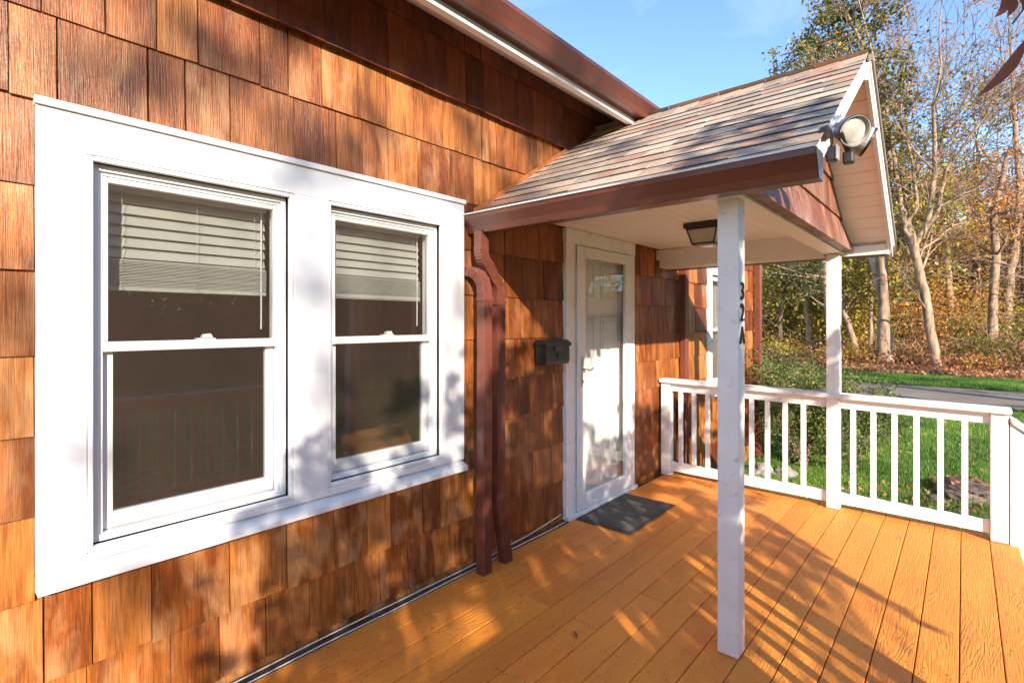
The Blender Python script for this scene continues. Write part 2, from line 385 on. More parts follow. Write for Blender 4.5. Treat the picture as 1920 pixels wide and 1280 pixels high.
def shingle_piece(x0, x1, z0, z1, y, parent, mat='cedar', lap=.03, tb=.017, tt=.006, tilt=None, stuffed=None):
    """one tapered shake; z0 = butt, z1 = top of the exposed part"""
    w = x1 - x0; g = R.choice((.0012, .0015, .002, .0035)); dz = R.uniform(-.0025, .0025) if R.random() < .85 or z0 > 1.2 else R.uniform(-.012, .004)
    k = R.uniform(-.002, .002); dt = R.uniform(-.002, .004); t0 = tb + dt
    H = z1 - z0 + lap
    vs = [(g, 0, dz + k), (w - g, 0, dz - k), (w - g, -t0, dz - k), (g, -t0, dz + k),
          (g + R.uniform(-.001, .001), 0, H), (w - g, 0, H), (w - g, -tt, H), (g, -tt, H)]
    fs = [(0, 1, 2, 3), (7, 6, 5, 4), (3, 2, 6, 7), (0, 3, 7, 4), (2, 1, 5, 6)]
    return MB().add(vs, fs).build('shingle', mat, parent, (x0, y, z0))

def course_cuts(x0, x1, wmin=.11, wmax=.27):
    out = [x0]; x = x0
    while x1 - x > wmax:
        x += R.uniform(wmin, wmax)
        if x1 - x < .07: break
        out.append(x)
    out.append(x1); return out
tops = [2.765] + COURSES[:-1]
for ci, z0 in enumerate(COURSES):
    z1 = tops[ci]
    zm = (z0 + z1) / 2
    if z0 >= 2.18: spans = [(XL, .0), (.0, XR)]
    else:
        spans = [(XL, .0)]
        if WIN[2] < zm < WIN[3]: spans += [(.0, WIN[0]), (WIN[1], DOOR[0])]
        else: spans += [(.0, DOOR[0])]
        spans += [(DOOR[1], XR)]
    for a, bb in spans:
        if bb - a < .3 and a > 2: cuts = [a, bb]
        elif bb <= .0: cuts = course_cuts(a, bb, .2, .36)
        elif bb == WIN[0]: cuts = [0, .244] if ci % 3 else [0, .03, .244]
        else: cuts = course_cuts(a, bb)
        for i in range(len(cuts) - 1):
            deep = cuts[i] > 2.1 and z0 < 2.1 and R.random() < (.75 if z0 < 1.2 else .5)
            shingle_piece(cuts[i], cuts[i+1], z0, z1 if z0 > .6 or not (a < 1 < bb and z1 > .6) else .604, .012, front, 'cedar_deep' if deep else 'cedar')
# starter course by the deck
cuts = course_cuts(0, DOOR[0], .14, .3)
for i in range(len(cuts) - 1): shingle_piece(cuts[i], cuts[i+1], -.04, .045, .014, front, lap=.02)
cuts = course_cuts(DOOR[1], XR, .14, .3)
for i in range(len(cuts) - 1): shingle_piece(cuts[i], cuts[i+1], -.04, .045, .014, front, lap=.02)

# upper courses, standing a little proud, eave shade also put into their darker cedar colour
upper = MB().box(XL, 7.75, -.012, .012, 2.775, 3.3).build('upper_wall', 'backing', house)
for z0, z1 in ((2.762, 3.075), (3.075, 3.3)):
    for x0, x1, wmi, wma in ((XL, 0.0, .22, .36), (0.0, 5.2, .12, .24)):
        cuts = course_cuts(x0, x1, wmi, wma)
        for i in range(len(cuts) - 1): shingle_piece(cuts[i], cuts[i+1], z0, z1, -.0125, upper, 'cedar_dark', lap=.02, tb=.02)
MB().add([(XL, -.357, 2.958), (8.0, -.357, 2.958), (8.0, .012, 3.20), (XL, .012, 3.20)], [(0, 3, 2, 1)]).build('soffit', 'ceil', house)
# fascia, drip strip
MB().box(XL, 8.0, -.385, -.357, 2.948, 3.09).build('fascia_board', 'ceil', house)
MB().box(XL, 8.0, -.4, -.388, 2.944, 2.966).build('drip_strip', 'white', house)
# K-style gutter as swept profile (y out, z)
def gutter_profile(d=.12, h=.105, t=.004):
    """outer polyline, y measured outwards from the fascia"""
    p = [(0, h), (0, 0), (d*.62, 0), (d*.66, .012), (d*.72, h*.30), (d*.9, h*.62), (d*.97, h*.74), (d, h*.78), (d, h), (d*.9, h), (d*.9, h - .008)]
    return p
def sweep_profile(prof, fn, a, b, th=.003):
    """open profile extruded a..b and given thickness by doubling; fn(p, t) -> xyz"""
    n = len(prof); vs = [fn(p, a) for p in prof] + [fn(p, b) for p in prof]
    fs = [(i, i+1, n+i+1, n+i) for i in range(n-1)]
    return MB().add(vs, fs)
gp = gutter_profile(.125, .1)
gm = sweep_profile(gp, lambda p, t: (t, -.388 - p[0], 2.995 + p[1]), XL, 8.0).build('gutter', 'gutter', house)
sm = gm.modifiers.new('thick', 'SOLIDIFY'); sm.thickness = .003
# main roof deck above the gutter
MB().add([(XL, -.44, 3.085), (8.0, -.44, 3.085), (8.0, 3.2, 5.45), (XL, 3.2, 5.45), (XL, -.44, 3.07), (8.0, -.44, 3.07), (8.0, 3.2, 5.41), (XL, 3.2, 5.41)],
         [(0,1,2,3), (7,6,5,4), (0,4,5,1), (3,2,6,7)]).build('roof', 'roof', house)

# ---- windows
def window_unit(x0, x1, z0, z1, zmid, yf, parent, idx):
    """jamb frame + two sashes + panes; opening x0..x1, z0..z1, yf = casing face y"""
    # jamb liner
    fr = MB(); w = .022
    ya, yb = yf + .022, .11
    fr.box(x0, x0 + w, ya, yb, z0, z1); fr.box(x1 - w, x1, ya, yb, z0, z1); fr.box(x0 + w, x1 - w, ya, yb, z1 - w, z1); fr.box(x0 + w, x1 - w, ya, yb, z0, z0 + w)
    fr.build('jamb', 'vinyl', parent, bevel=.003)
    st = MB(); w2 = .012; a0, a1 = x0 + w, x1 - w
    st.box(a0, a0 + w2, ya + .012, yb, z0 + w, z1 - w); st.box(a1 - w2, a1, ya + .012, yb, z0 + w, z1 - w); st.box(a0 + w2, a1 - w2, ya + .012, yb, z1 - w - w2, z1 - w)
    st.build('stop', 'vinyl', parent, bevel=.002)
    s0, s1 = a0 + w2 + .002, a1 - w2 - .002
    def sash(zb, zt, y0, y1, sw, bw, tw):
        m = MB(); m.box(s0, s0 + sw, y0, y1, zb, zt); m.box(s1 - sw, s1, y0, y1, zb, zt)
        m.box(s0 + sw, s1 - sw, y0, y1, zb, zb + bw); m.box(s0 + sw, s1 - sw, y0, y1, zt - tw, zt)
        m.build('sash', 'vinyl', parent, bevel=.003)
        MB().box(s0 + sw, s1 - sw, (y0+y1)/2 - .003, (y0+y1)/2 + .003, zb + bw, zt - tw).build('pane', 'glass' if zb > 1 else 'glass_low', parent)
    sash(zmid - .018, z1 - w - w2 - .002, yf + .036, yf + .062, .014, .036, .02)       # upper, outer
    sash(z0 + w + .002, zmid + .014, yf + .066, yf + .094, .034, .058, .032)           # lower, inner
    # lock
    xm = (s0 + s1) / 2 + .03
    lk = MB().box(xm - .035, xm + .035, yf + .05, yf + .085, zmid + .0145, zmid + .024)
    lk.add([(xm - .018, yf + .045, zmid + .0245), (xm + .024, yf + .045, zmid + .0245), (xm + .024, yf + .075, zmid + .0245), (xm - .018, yf + .075, zmid + .0245),
            (xm - .010, yf + .048, zmid + .040), (xm + .016, yf + .048, zmid + .042), (xm + .016, yf + .072, zmid + .042), (xm - .010, yf + .072, zmid + .040)],
           [(0,3,2,1), (4,5,6,7), (0,1,5,4), (1,2,6,5), (2,3,7,6), (3,0,4,7)])
    lk.build('sash_lock', 'vinyl', parent, bevel=.002)
    sc = MB(); sc.add([(s0 + .014, yf + .030, z0 + w + .004), (s1 - .014, yf + .030, z0 + w + .004), (s1 - .014, yf + .030, z1 - w - .014), (s0 + .014, yf + .030, z1 - w - .014)], [(0,1,2,3)])
    sc.build('insect_screen', 'screen', parent)
    return s0, s1
YF = -.022
cas = MB()
x0, x1, z0, z1 = WIN
cas.box(x0, LG[0], YF, .02, z0 + .06, LG[3]); cas.box(LG[1], RG[0], YF, .02, z0 + .06, LG[3]); cas.box(RG[1], x1, YF, .02, z0 + .06, LG[3])
cas.box(x0, x1, YF, .02, LG[3], z1 - .022)
cas.box(LG[0], LG[1], YF, .02, z0 + .06, LG[2]); cas.box(RG[0], RG[1], YF, .02, z0 + .06, RG[2])
win = cas.build('window', 'white', house, bevel=.0025)
win['label'] = 'white cased double window with two blinds'
MB().box(x0 - .004, x1 + .006, YF - .012, .018, z1 - .021, z1 + .004).build('drip_cap', 'white', win, bevel=.002)
sil = MB().add([(x0, YF - .034, z0), (x1, YF - .034, z0), (x1, .012, z0), (x0, .012, z0),
                (x0, YF - .034, z0 + .028), (x1, YF - .034, z0 + .028), (x1, .012, z0 + .059), (x0, .012, z0 + .059)],
               [(0,3,2,1), (4,5,6,7), (0,1,5,4), (1,2,6,5), (2,3,7,6), (3,0,4,7)])
sil.build('sill', 'white', win, bevel=.004)
for (a0, a1, b0, b1) in (LG, RG):     # cove moulding inside each opening
    mo = MB(); q = .018
    mo.box(a0, a0 + q, YF + .004, YF + .028, b0, b1); mo.box(a1 - q, a1, YF + .004, YF + .028, b0, b1); mo.box(a0 + q, a1 - q, YF + .004, YF + .028, b1 - q, b1)
    mo.box(a0 + q, a1 - q, YF + .002, YF + .03, b0, b0 + q)
    mo.build('moulding', 'white', win, bevel=.005)
sL = window_unit(LG[0] + .018, LG[1] - .018, LG[2] + .018, LG[3] - .018, 1.385, YF + .02, win, 0)
sR = window_unit(RG[0] + .018, RG[1] - .018, RG[2] + .018, RG[3] - .018, 1.385, YF + .02, win, 1)
# rooms behind the glass
def room(x0, x1, z0, z1, y0, y1, parent, name='room'):
    m = MB(); m.add([(x0,y0,z0),(x1,y0,z0),(x1,y1,z0),(x0,y1,z0),(x0,y0,z1),(x1,y0,z1),(x1,y1,z1),(x0,y1,z1)],
                    [(0,1,2,3),(7,6,5,4),(5,6,2,1),(6,7,3,2),(7,4,0,3)])
    return m.build(name, 'room', parent)
room(.1, 4.6, -.02, 2.5, .115, 4.6, house, 'room_wall')
MB().box(.11, 4.59, .12, 4.59, -.015, .0).build('room_floor', 'table', house)
# window stool inside & shelf catching sun
MB().box(LG[0] - .05, RG[1] + .05, .122, .26, .66, .685).build('window_stool', 'vinyl', house)
tb = thing('side_table', 'varnished wooden table just inside the right-hand window', 'table', (2.12, .62, .05))
MB().box(-.5, .42, -.2, .35, .62, .66).build('tabletop', 'table', tb, bevel=.005)
for dx in (-.46, .36):
    for dy in (-.17, .3): MB().box(dx, dx + .04, dy, dy + .04, 0, .619).build('leg', 'table', tb)

# ---- blinds
def blind(x0, x1, label, group, zt, zb, y, n):
    t = thing('window_blind', label, 'blind', ((x0 + x1) / 2, y, zt), group)
    w = (x1 - x0) / 2
    MB().box(-w, w, -.025, .025, -.04, 0).build('headrail', 'slat', t, bevel=.003)
    sl_ = MB().add([(-w, -.0235, -.006), (w, -.0235, -.006), (w, 0, .0028), (-w, 0, .0028), (w, .0235, .006), (-w, .0235, .006),
                    (-w, -.0235, -.008), (w, -.0235, -.008), (w, 0, .0005), (-w, 0, .0005), (w, .0235, .004), (-w, .0235, .004)],
                   [(0,1,2,3), (3,2,4,5), (7,6,9,8), (8,9,11,10), (0,6,7,1), (5,4,10,11)]).mesh('slat')
    H = zt - zb; zs = -.055; step = .0415
    me = sl_; me.materials.append(M['slat'])
    bunch = .115; k = 0
    while -zs < H - bunch - .005:
        o = link('slat', me, None, t, (0, 0, zs)); o.rotation_euler = (math.radians(50), 0, 0); zs -= step; k += 1
    nb = 20
    for i in range(nb):
        o = link('slat', me, None, t, (R.uniform(-.001, .001), R.uniform(-.002, .002), zs + .014 - i * (bunch / nb)))
    MB().box(-w, w, -.024, .024, -H - .012, -H + .003).build('bottom_rail', 'slat', t, bevel=.003)
    for q in (-.8, .05, .82):
        m = MB(); m.tube([(w * q, -.028, -.03), (w * q + .001, -.030, zs * .5), (w * q, -.028, zs + .01)], .0009, 4)
        pts = [(w * q + (.009 if i % 2 else -.009) * R.uniform(.4, 1.3), -.03 - R.uniform(0, .004), zs + .01 - i * bunch / 16) for i in range(17)]
        m.tube(pts, .0011, 4); m.build('ladder_cord', 'cord', t)
    MB().tube([(w * .93, -.02, -.03), (w * .925, -.022, -H - .16)], .0035, 6).build('wand', 'vinyl', t)
    return t
blind(sL[0] + .01, sL[1] - .01, 'pale slatted blind half lowered in the wider left-hand window', 'half lowered window blinds', 2.0, 1.602, .115 + .022, 9)
blind(sR[0] + .01, sR[1] - .01, 'pale slatted blind half lowered in the window beside the downspouts', 'half lowered window blinds', 2.0, 1.612, .115 + .022, 9)

# ---- door
x0, x1, z0, z1 = DOOR
dt = MB(); dt.box(x0, 3.285, -.03, .03, .03, z1 - .1); dt.box(4.118, x1, -.03, .03, .03, z1 - .1); dt.box(x0 - .004, x1 + .004, -.034, .03, z1 - .1, z1 + .012)
door = dt.build('door', 'white_worn', house, bevel=.004)
door['label'] = 'white front door behind a full glass storm door'
MB().box(x0, x1, -.062, .1, .0, .032).build('threshold', 'white_worn', door, bevel=.006)
s = MB(); a0, a1, b0, b1 = 3.29, 4.113, .036, 2.058; wl_, wt, wb = .105, .085, .115
s.box(a0, a0 + wl_, -.045, -.012, b0, b1); s.box(a1 - .085, a1, -.045, -.012, b0, b1)
s.box(a0 + wl_, a1 - .085, -.045, -.012, b0, b0 + wb); s.box(a0 + wl_, a1 - .085, -.045, -.012, b1 - wt, b1)
s.build('storm_door_frame', 'vinyl', door, bevel=.004)
MB().box(a0 + wl_, a1 - .085, -.031, -.026, b0 + wb, b1 - wt).build('storm_pane', 'storm', door)
hg = MB(); hg.box(a0 - .012, a0 + .004, -.052, -.040, b0 + .01, b1); hg.build('hinge_strip', 'vinyl', door)
idr = MB(); idr.box(3.292, 4.115, .045, .07, .035, 2.088)
idr.build('door_leaf', 'white', door)
idl = MB()
for (px0, px1) in ((3.40, 3.66), (3.75, 4.01)):
    for (pz0, pz1) in ((.22, .78), (.92, 1.52), (1.66, 1.94)):
        for (qa, qb, qc, qd) in ((px0, px1, pz0, pz0 + .02), (px0, px1, pz1 - .02, pz1), (px0, px0 + .02, pz0 + .02, pz1 - .02), (px1 - .02, px1, pz0 + .02, pz1 - .02)):
            idl.box(qa, qb, .036, .0448, qc, qd)
        p = MB().box(px0 + .04, px1 - .04, .038, .0448, pz0 + .04, pz1 - .04).build('door_panel', 'white', door, bevel=.006)
idl.build('panel_moulding', 'white', door, bevel=.003)
rv = MB(); rv.box(3.285, 3.2915, -.012, .1, .033, 2.09); rv.box(4.1155, 4.12, -.012, .1, .033, 2.09); rv.box(3.292, 4.115, -.012, .044, 2.0885, 2.1)
rv.build('door_jamb', 'white', door)
hp = MB(); hp.box(3.325, 3.352, -.052, -.0455, .98, 1.21); hp.tube([(3.339, -.052, 1.115), (3.339, -.085, 1.115)], .009, 10)
hp.tube([(3.339, -.085, 1.115), (3.36, -.088, 1.112), (3.39, -.086, 1.105), (3.42, -.084, 1.110), (3.45, -.083, 1.122)], [.008, .008, .007, .007, .005], 8)
hp.tube([(3.339, -.046, 1.02), (3.339, -.06, 1.02)], .011, 12)
hp.build('door_handle', 'chrome', door, bevel=.001)

# ---- wing beyond the railing (set back)
WY = .0; WX0, WX1 = 5.142, 7.75
wingw = wall_with_holes('wing_wall', WX0, WX1, -.45, 2.78, WY + .012, [(6.14, 6.86, .70, 2.04)], 'backing', house)
zz = COURSES + [-.22, -.47]
tp = [2.765] + zz[:-1]
for z0, z1 in zip(zz, tp):
    zm = (z0 + z1) / 2
    for a, bb in (((WX0, 6.016), (6.98, WX1)) if .61 < zm < 2.19 else ((WX0, WX1),)):
        cuts = course_cuts(a, bb, .2, .34)
        for i in range(len(cuts) - 1): shingle_piece(cuts[i], cuts[i+1], z0, z1, WY + .012, wingw, 'cedar_dark' if R.random() < .3 else 'cedar')
cw = MB(); cw.box(6.016, 6.14, -.022, .02, .66, 2.04); cw.box(6.86, 6.98, -.022, .02, .66, 2.04); cw.box(6.016, 6.98, -.022, .02, 2.04, 2.168); cw.box(6.14, 6.86, -.022, .02, .66, .70)
ww = cw.build('wing_window', 'white', house, bevel=.003)
MB().box(6.01, 6.99, -.034, .018, 2.169, 2.194).build('drip_cap', 'white', ww); MB().box(6.01, 6.99, -.056, .018, .604, .659).build('sill', 'white', ww, bevel=.003)
window_unit(6.145, 6.855, .705, 2.035, 1.385, -.002, ww, 2)
MB().box(6.15, 6.85, .125, .13, .62, 2.1).build('curtain', 'slat', ww)
MB().box(7.752, 7.77, -.01, 4, -.45, 2.9).build('gable_end_wall', 'cedar_dark', house)

# ---------------------------------------------------------------- downspouts
def rect_spout(name, path, w, d, label, group, crimps=(), nvec=Vector((1, 0, 0))):
    """rectangular corrugated spout swept along a path lying in the plane of the wall; w along x, d along y"""
    t = thing(name, label, 'downspout', tuple(path[-1]), group)
    off = Vector(path[-1])
    # corrugated front profile
    prof = [(-w/2, d/2), (-w/2, -d/2)]
    k = 6
    for i in range(k):
        xa = -w/2 + w * (i + .15) / k; xb = -w/2 + w * (i + .85) / k
        prof += [(xa, -d/2), (xa + w*.2/k, -d/2 - .0055), (xb - w*.2/k, -d/2 - .0055), (xb, -d/2)]
    prof += [(w/2, -d/2), (w/2, -d*.15), (w/2 + .003, -d*.08), (w/2 + .003, d*.08), (w/2, d*.15), (w/2, d/2)]
    n = len(prof); pts = [Vector(p) - off for p in path]
    vs = []
    for i, p in enumerate(pts):
        tg = (pts[min(i+1, len(pts)-1)] - pts[max(i-1, 0)]).normalized()
        ax = Vector((1, 0, 0)); ax = (ax - tg * ax.dot(tg)).normalized(); ay = tg.cross(ax)
        if ay.y < 0: ay = -ay
        s = 1.0 + (crimps[i] if i < len(crimps) else 0)
        for (a, b_) in prof: vs.append(p + ax * a * s + ay * b_ * s)
    fs = []
    for i in range(len(pts) - 1):
        for j in range(n):
            q = (j + 1) % n; fs.append((i*n+j, i*n+q, (i+1)*n+q, (i+1)*n+j))
    fs.append(tuple(range(n))); fs.append(tuple((len(pts)-1)*n + j for j in range(n)))
    MB().add(vs, fs).build('pipe', 'spout', t)
    return t
def smooth_path(keys, step=.015):
    out = []; cr = []
    for i in range(len(keys) - 1):
        a, b_ = Vector(keys[i][0]), Vector(keys[i+1][0]); L = (b_ - a).length
        if L < 1e-5: continue
        st = step if keys[i][1] else L
        k = max(1, int(round(L / st)))
        for j in range(k):
            out.append(a.lerp(b_, j / k)); cr.append((.032 if len(out) % 2 else -.03) if keys[i][1] else 0)
    out.append(Vector(keys[-1][0])); cr.append(0)
    return out, cr
def arc(c, r, a0, a1, y, n=8):
    return [(c[0] + r * math.cos(math.radians(a0 + (a1 - a0) * i / n)), y, c[1] + r * math.sin(math.radians(a0 + (a1 - a0) * i / n))) for i in range(n + 1)]
# spout that drops from the porch gutter with a double bend
ka = [((2.185, -.10, 2.01), 0), ((2.185, -.10, 1.915), 0)]
P1 = arc((2.285, 1.90), .10, 180, 238, -.10, 14); P2 = arc((2.252, 1.655), .095, 58, 0, -.09, 14)
ka += [(p, 1) for p in P1]; ka[-1] = (ka[-1][0], 0)
ka += [((p[0], p[1], p[2]), 1) for p in P2]
ka[-1] = ((2.347, -.09, 1.655), 0)
ka += [((2.347, -.09, 1.60), 0), ((2.343, -.09, .40), 0), ((2.345, -.095, .33), 0), ((2.385, -.12, -.01), 0)]
pa, ca = smooth_path(ka)
spa = rect_spout('downspout', pa, .070, .050, 'brown downspout with an S bend under the porch gutter', 'brown downspouts beside the window', ca)
kb = [((2.15, .0, 1.775), 1), ((2.158, -.03, 1.775), 1), ((2.175, -.06, 1.765), 1), ((2.19, -.08, 1.745), 1), ((2.199, -.098, 1.715), 1), ((2.203, -.105, 1.68), 0), ((2.203, -.11, 1.62), 0), ((2.20, -.11, .40), 0), ((2.185, -.125, -.01), 0)]
pb_, cb = smooth_path(kb)
spb = rect_spout('downspout', pb_, .073, .052, 'brown downspout coming out of the wall, nearer the window', 'brown downspouts beside the window', cb)
def straps(t, zs, x, y, w, d):
    for z in zs: MB().box(x - w/2 - .003 - t.location.x, x + w/2 + .003 - t.location.x, y - d/2 - .006 - t.location.y, y + d/2 - t.location.y, z - .012, z + .012 ).build('strap', 'spout', t, (0, 0, -t.location.z), bevel=.002)
straps(spa, (1.59, .41), 2.345, -.09, .078, .054); straps(spb, (1.61,), 2.203, -.11, .08, .056)
def plain_spout(x, y, z0, z1, label, w=.08, d=.055):
    p, c_ = smooth_path([((x, y, z1), 0), ((x, y, z0), 0)])
    return rect_spout('downspout', p, w, d, label, None, c_)
plain_spout(5.27, -.045, -.4, 2.7, 'dark brown downspout at the house corner behind the side railing')
plain_spout(7.80, -.06, -.4, 2.75, 'red brown downspout at the far end of the house', .10, .07)

# ================================================================ PORCH
porch = thing('entry_porch', 'gabled entry porch roof with white ceiling and shingled gable', 'porch', (0, 0, 0))
EX0, EX1, RX, RZ, EZ, YE = 2.19, 4.95, 3.6, 3.0, 2.105, -1.82
BZ = 2.018
CZ = 2.18
# posts
def post_mesh(z0, z1): return MB().box(-.045, .045, -.045, .045, z0, z1)
p1 = post_mesh(0, BZ + .005).build('post', 'white_worn', porch, (2.390, -1.465, .004), bevel=.004)
p1['label'] = 'white post with the house numbers'
p2 = post_mesh(0, BZ - .01).build('post', 'white_worn', porch, (4.79, -1.47, .004), bevel=.004)
# beams
bm_ = MB().box(2.325, 4.87, -1.53, -1.41, BZ, 2.2).build('beam', 'ceil', porch, bevel=.004)
bl = MB().box(2.325, 2.44, -1.409, -.02, BZ + .03, 2.2).build('beam', 'ceil', porch, bevel=.004)
br = MB().box(4.73, 4.87, -1.409, -.02, BZ - .018, 2.2).build('beam', 'ceil', porch, bevel=.004)
MB().prism([(-.25, BZ - .02), (-.25, BZ - .02), (0, BZ + .06), (0, 2.17), (-.25, 2.17)][1:], 0, 4.71, 4.729).build('corbel', 'ceil', porch)
MB().box(2.28, 2.323, -1.80, -.02, 2.035, 2.09).build('eave_soffit', 'ceil', porch)
# ceiling of beadboards running along x
yy = -1.409
i = 0
while yy < -.03:
    y1 = min(yy + .082, -.02)
    MB().box(2.441, 4.729, yy + .0015, y1 - .0015, CZ, CZ + .012).build('ceiling_board', 'ceil', porch, bevel=.002); yy = y1
MB().box(2.44, 4.73, -1.409, -.02, CZ + .0125, CZ + .02).build('ceiling_backing', 'darkgap', porch)
# roof planes
slope = (RZ - EZ) / (RX - EX0); sl_len = math.hypot(RZ - EZ, RX - EX0)
YB = .0
def roof_side(sgn, name):
    ex = EX0 if sgn > 0 else EX1
    # sheet under the shingles
    t = .022; nx, nz_ = -sgn * (RZ - EZ) / sl_len, (RX - EX0) / sl_len
    a = Vector((ex, 0, EZ)); bq = Vector((RX, 0, RZ)); nn = Vector((nx, 0, nz_))
    dn = -nn * t
    pts = []
    for y in (YE, YB):
        for p in (a, bq, bq + Vector((0, 0, -t / nz_)), a + dn): pts.append((p.x, y, p.z))
    o = MB().add(pts, [(0,1,2,3), (7,6,5,4), (0,4,5,1), (1,5,6,2), (2,6,7,3), (3,7,4,0)]).build(name, 'ceil', porch)
    o['kind2'] = 0; del o['kind2']
    expo = .124; rows = int(sl_len / expo) + 1
    u = (bq - a).normalized()
    hx = -sgn                                        # keeps the piece's axes right-handed on both slopes
    rotm = Matrix(((0, u.x, nn.x), (hx, 0, 0), (0, u.z, nn.z))).to_4x4()   # local x along y, local y up slope, local z normal
    for r_ in range(rows):
        s0 = r_ * expo - .02; s1 = min(s0 + expo + .03, sl_len)
        y = YE - .012; first = True
        while y < YB - .001:
            w = (R.uniform(.06, .16) if first else R.uniform(.10, .25)) * (1 if sgn > 0 else 1.5); first = False
            y1 = min(y + w, YB)
            if YB - y1 < .06: y1 = YB
            th = R.choice((.003, .005, .007)); dd = R.choice((0, 0, .004, -.003)); g = .0006
            vs = [(g, -dd, 0), (y1 - y - g, -dd, 0), (y1 - y - g, s1 - s0, 0), (g, s1 - s0, 0), (g, -dd, th), (y1 - y - g, -dd, th), (y1 - y - g, s1 - s0, .0015), (g, s1 - s0, .0015)]
            oo = MB().add(vs, [(4,5,6,7), (0,1,5,4), (1,2,6,5), (3,0,4,7)]).build('roof_shingle', 'roof', o)
            oo.data.materials.append(M['redge']); oo.data.polygons[1].material_index = 1
            oo.matrix_local = Matrix.Translation(a + u * s0 + nn * .0095 + Vector((0, y if hx > 0 else y1, 0))) @ rotm @ Matrix.Rotation(-.028, 4, 'X')   # tilted so the butt sits on the course below
            y = y1
    return o
roof_side(1, 'roof_slope'); roof_side(-1, 'roof_slope')
y = YE - .014
while y < -.02:                                            # ridge caps
    y1 = min(y + .14, -.02)
    m_ = MB(); hgt = .016
    prof = [(-.11, -.11 * slope + hgt), (0, hgt + .006), (.11, -.11 * slope + hgt), (.11, -.11 * slope + hgt - .006), (0, hgt - .002), (-.11, -.11 * slope + hgt - .006)]
    vs = [(RX + p[0], y, RZ + p[1] + .008) for p in prof] + [(RX + p[0], y1 + .02, RZ + p[1]) for p in prof]
    m_.add(vs, [(0,1,2,3,4,5), (11,10,9,8,7,6)] + [(i, i + 6, (i+1) % 6 + 6, (i+1) % 6) for i in range(6)])
    m_.build('ridge_cap', 'roof', porch); y = y1
# rake boards (white fascia) on the gable front
def rake(sgn, y0, y1, depth, drop, name, mat, ext=.0):
    ex = EX0 if sgn > 0 else EX1
    zb, zt = EZ - drop, RZ - drop
    vs = []
    for y in (y0, y1): vs += [(ex - sgn*ext, y, zb), (RX, y, zt), (RX, y, zt - depth), (ex - sgn*ext, y, zb - depth)]
    return MB().add(vs, [(0,3,2,1), (4,5,6,7), (0,1,5,4), (1,2,6,5), (2,3,7,6), (3,0,4,7)] if sgn > 0 else [(0,1,2,3), (7,6,5,4), (0,4,5,1), (1,5,6,2), (2,6,7,3), (3,7,4,0)]).build(name, mat, porch, bevel=.002)
for sg in (1, -1):
    rake(sg, YE - .018, YE + .004, .10 if sg < 0 else .042, .028, 'rake_board', 'white')
    rake(sg, YE - .028, YE - .0185, .03, .024, 'rake_trim', 'white')
    if sg < 0: rake(sg, YE - .040, YE - .013, .036, -.016, 'shingle_edge', 'roof')
    # soffit boards under the overhang between gable wall and rake board: short boards across
    k = 14; ex = EX0 if sg > 0 else EX1
    for i in range(k):
        f0, f1 = i / k + .002, (i + 1) / k - .002
        xa, xb = ex + (RX - ex) * f0, ex + (RX - ex) * f1; za, zb = EZ + (RZ - EZ) * f0 - .032, EZ + (RZ - EZ) * f1 - .032
        vs = []
        for y in (YE + .005, -1.545): vs += [(xa, y, za), (xb, y, zb), (xb, y, zb - .012), (xa, y, za - .012)]
        MB().add(vs, [(0,1,2,3), (7,6,5,4), (0,4,5,1), (1,5,6,2), (2,6,7,3), (3,7,4,0)]).build('soffit_board', 'ceil', porch)
# gable wall, shingled, courses
gy = -1.53
gw = MB().add([(2.33, gy, 2.19), (4.87, gy, 2.19), (RX, gy, RZ - .05), (2.33, -1.42, 2.19), (4.87, -1.42, 2.19), (RX, -1.42, RZ - .05)],
              [(0,1,2), (5,4,3), (0,3,4,1), (1,4,5,2), (2,5,3,0)]).build('gable_wall', 'backing', porch)
gc = [2.03, 2.255, 2.48, 2.705, 2.92]
def roofz(x): return EZ + (min(x - EX0, EX1 - x)) * slope - .05
for z0, z1 in zip(gc[:-1], gc[1:]):
    xa = EX0 + (z0 + .05 - EZ) / slope; xb = EX1 - (z0 + .05 - EZ) / slope
    xa = max(xa, 2.24); xb = min(xb, 4.92)
    cuts = course_cuts(xa, xb, .13, .26)
    for i in range(len(cuts) - 1):
        a, b_ = cuts[i], cuts[i+1]
        out = 0.035 if z0 < 2.1 else .0
        top = z1 + .02
        pts = [(a, z0), (b_, z0), (b_, min(top, roofz(b_)))]
        if a < RX < b_ and roofz(RX) < top: pts.append((RX, roofz(RX)))
        pts.append((a, min(top, roofz(a))))
        # avoid degenerate
        pts = [pts[0], pts[1]] + [p for p in pts[2:] if p[1] > z0 + .002]
        if len(pts) < 3: continue
        n_ = len(pts); vs = []
        for p in pts: vs.append((p[0] + (.0015 if p[0] == a else -.0015), gy - .004, p[1]))
        for p in pts:
            f = (p[1] - z0) / (top - z0); vs.append((p[0] + (.0015 if p[0] == a else -.0015), gy - .006 - (.018 + out) * (1 - f) - .003, p[1]))
        fs = [tuple(range(n_)), tuple(range(2*n_-1, n_-1, -1))] + [(i_, (i_+1) % n_, (i_+1) % n_ + n_, i_ + n_) for i_ in range(n_)]
        MB().add(vs, fs).build('shingle', 'cedar_gable', gw)
# eave return box at the right
MB().box(4.872, 4.942, -1.80, -.02, 2.0, 2.075).build('eave_box', 'ceil', porch, bevel=.003)
MB().box(4.872, 4.942, -1.818, -1.801, 1.995, 2.13).build('eave_box', 'ceil', porch, bevel=.003)
MB().box(2.24, 2.279, -1.80, -.02, 2.03, 2.09).build('fascia_board', 'ceil', porch)
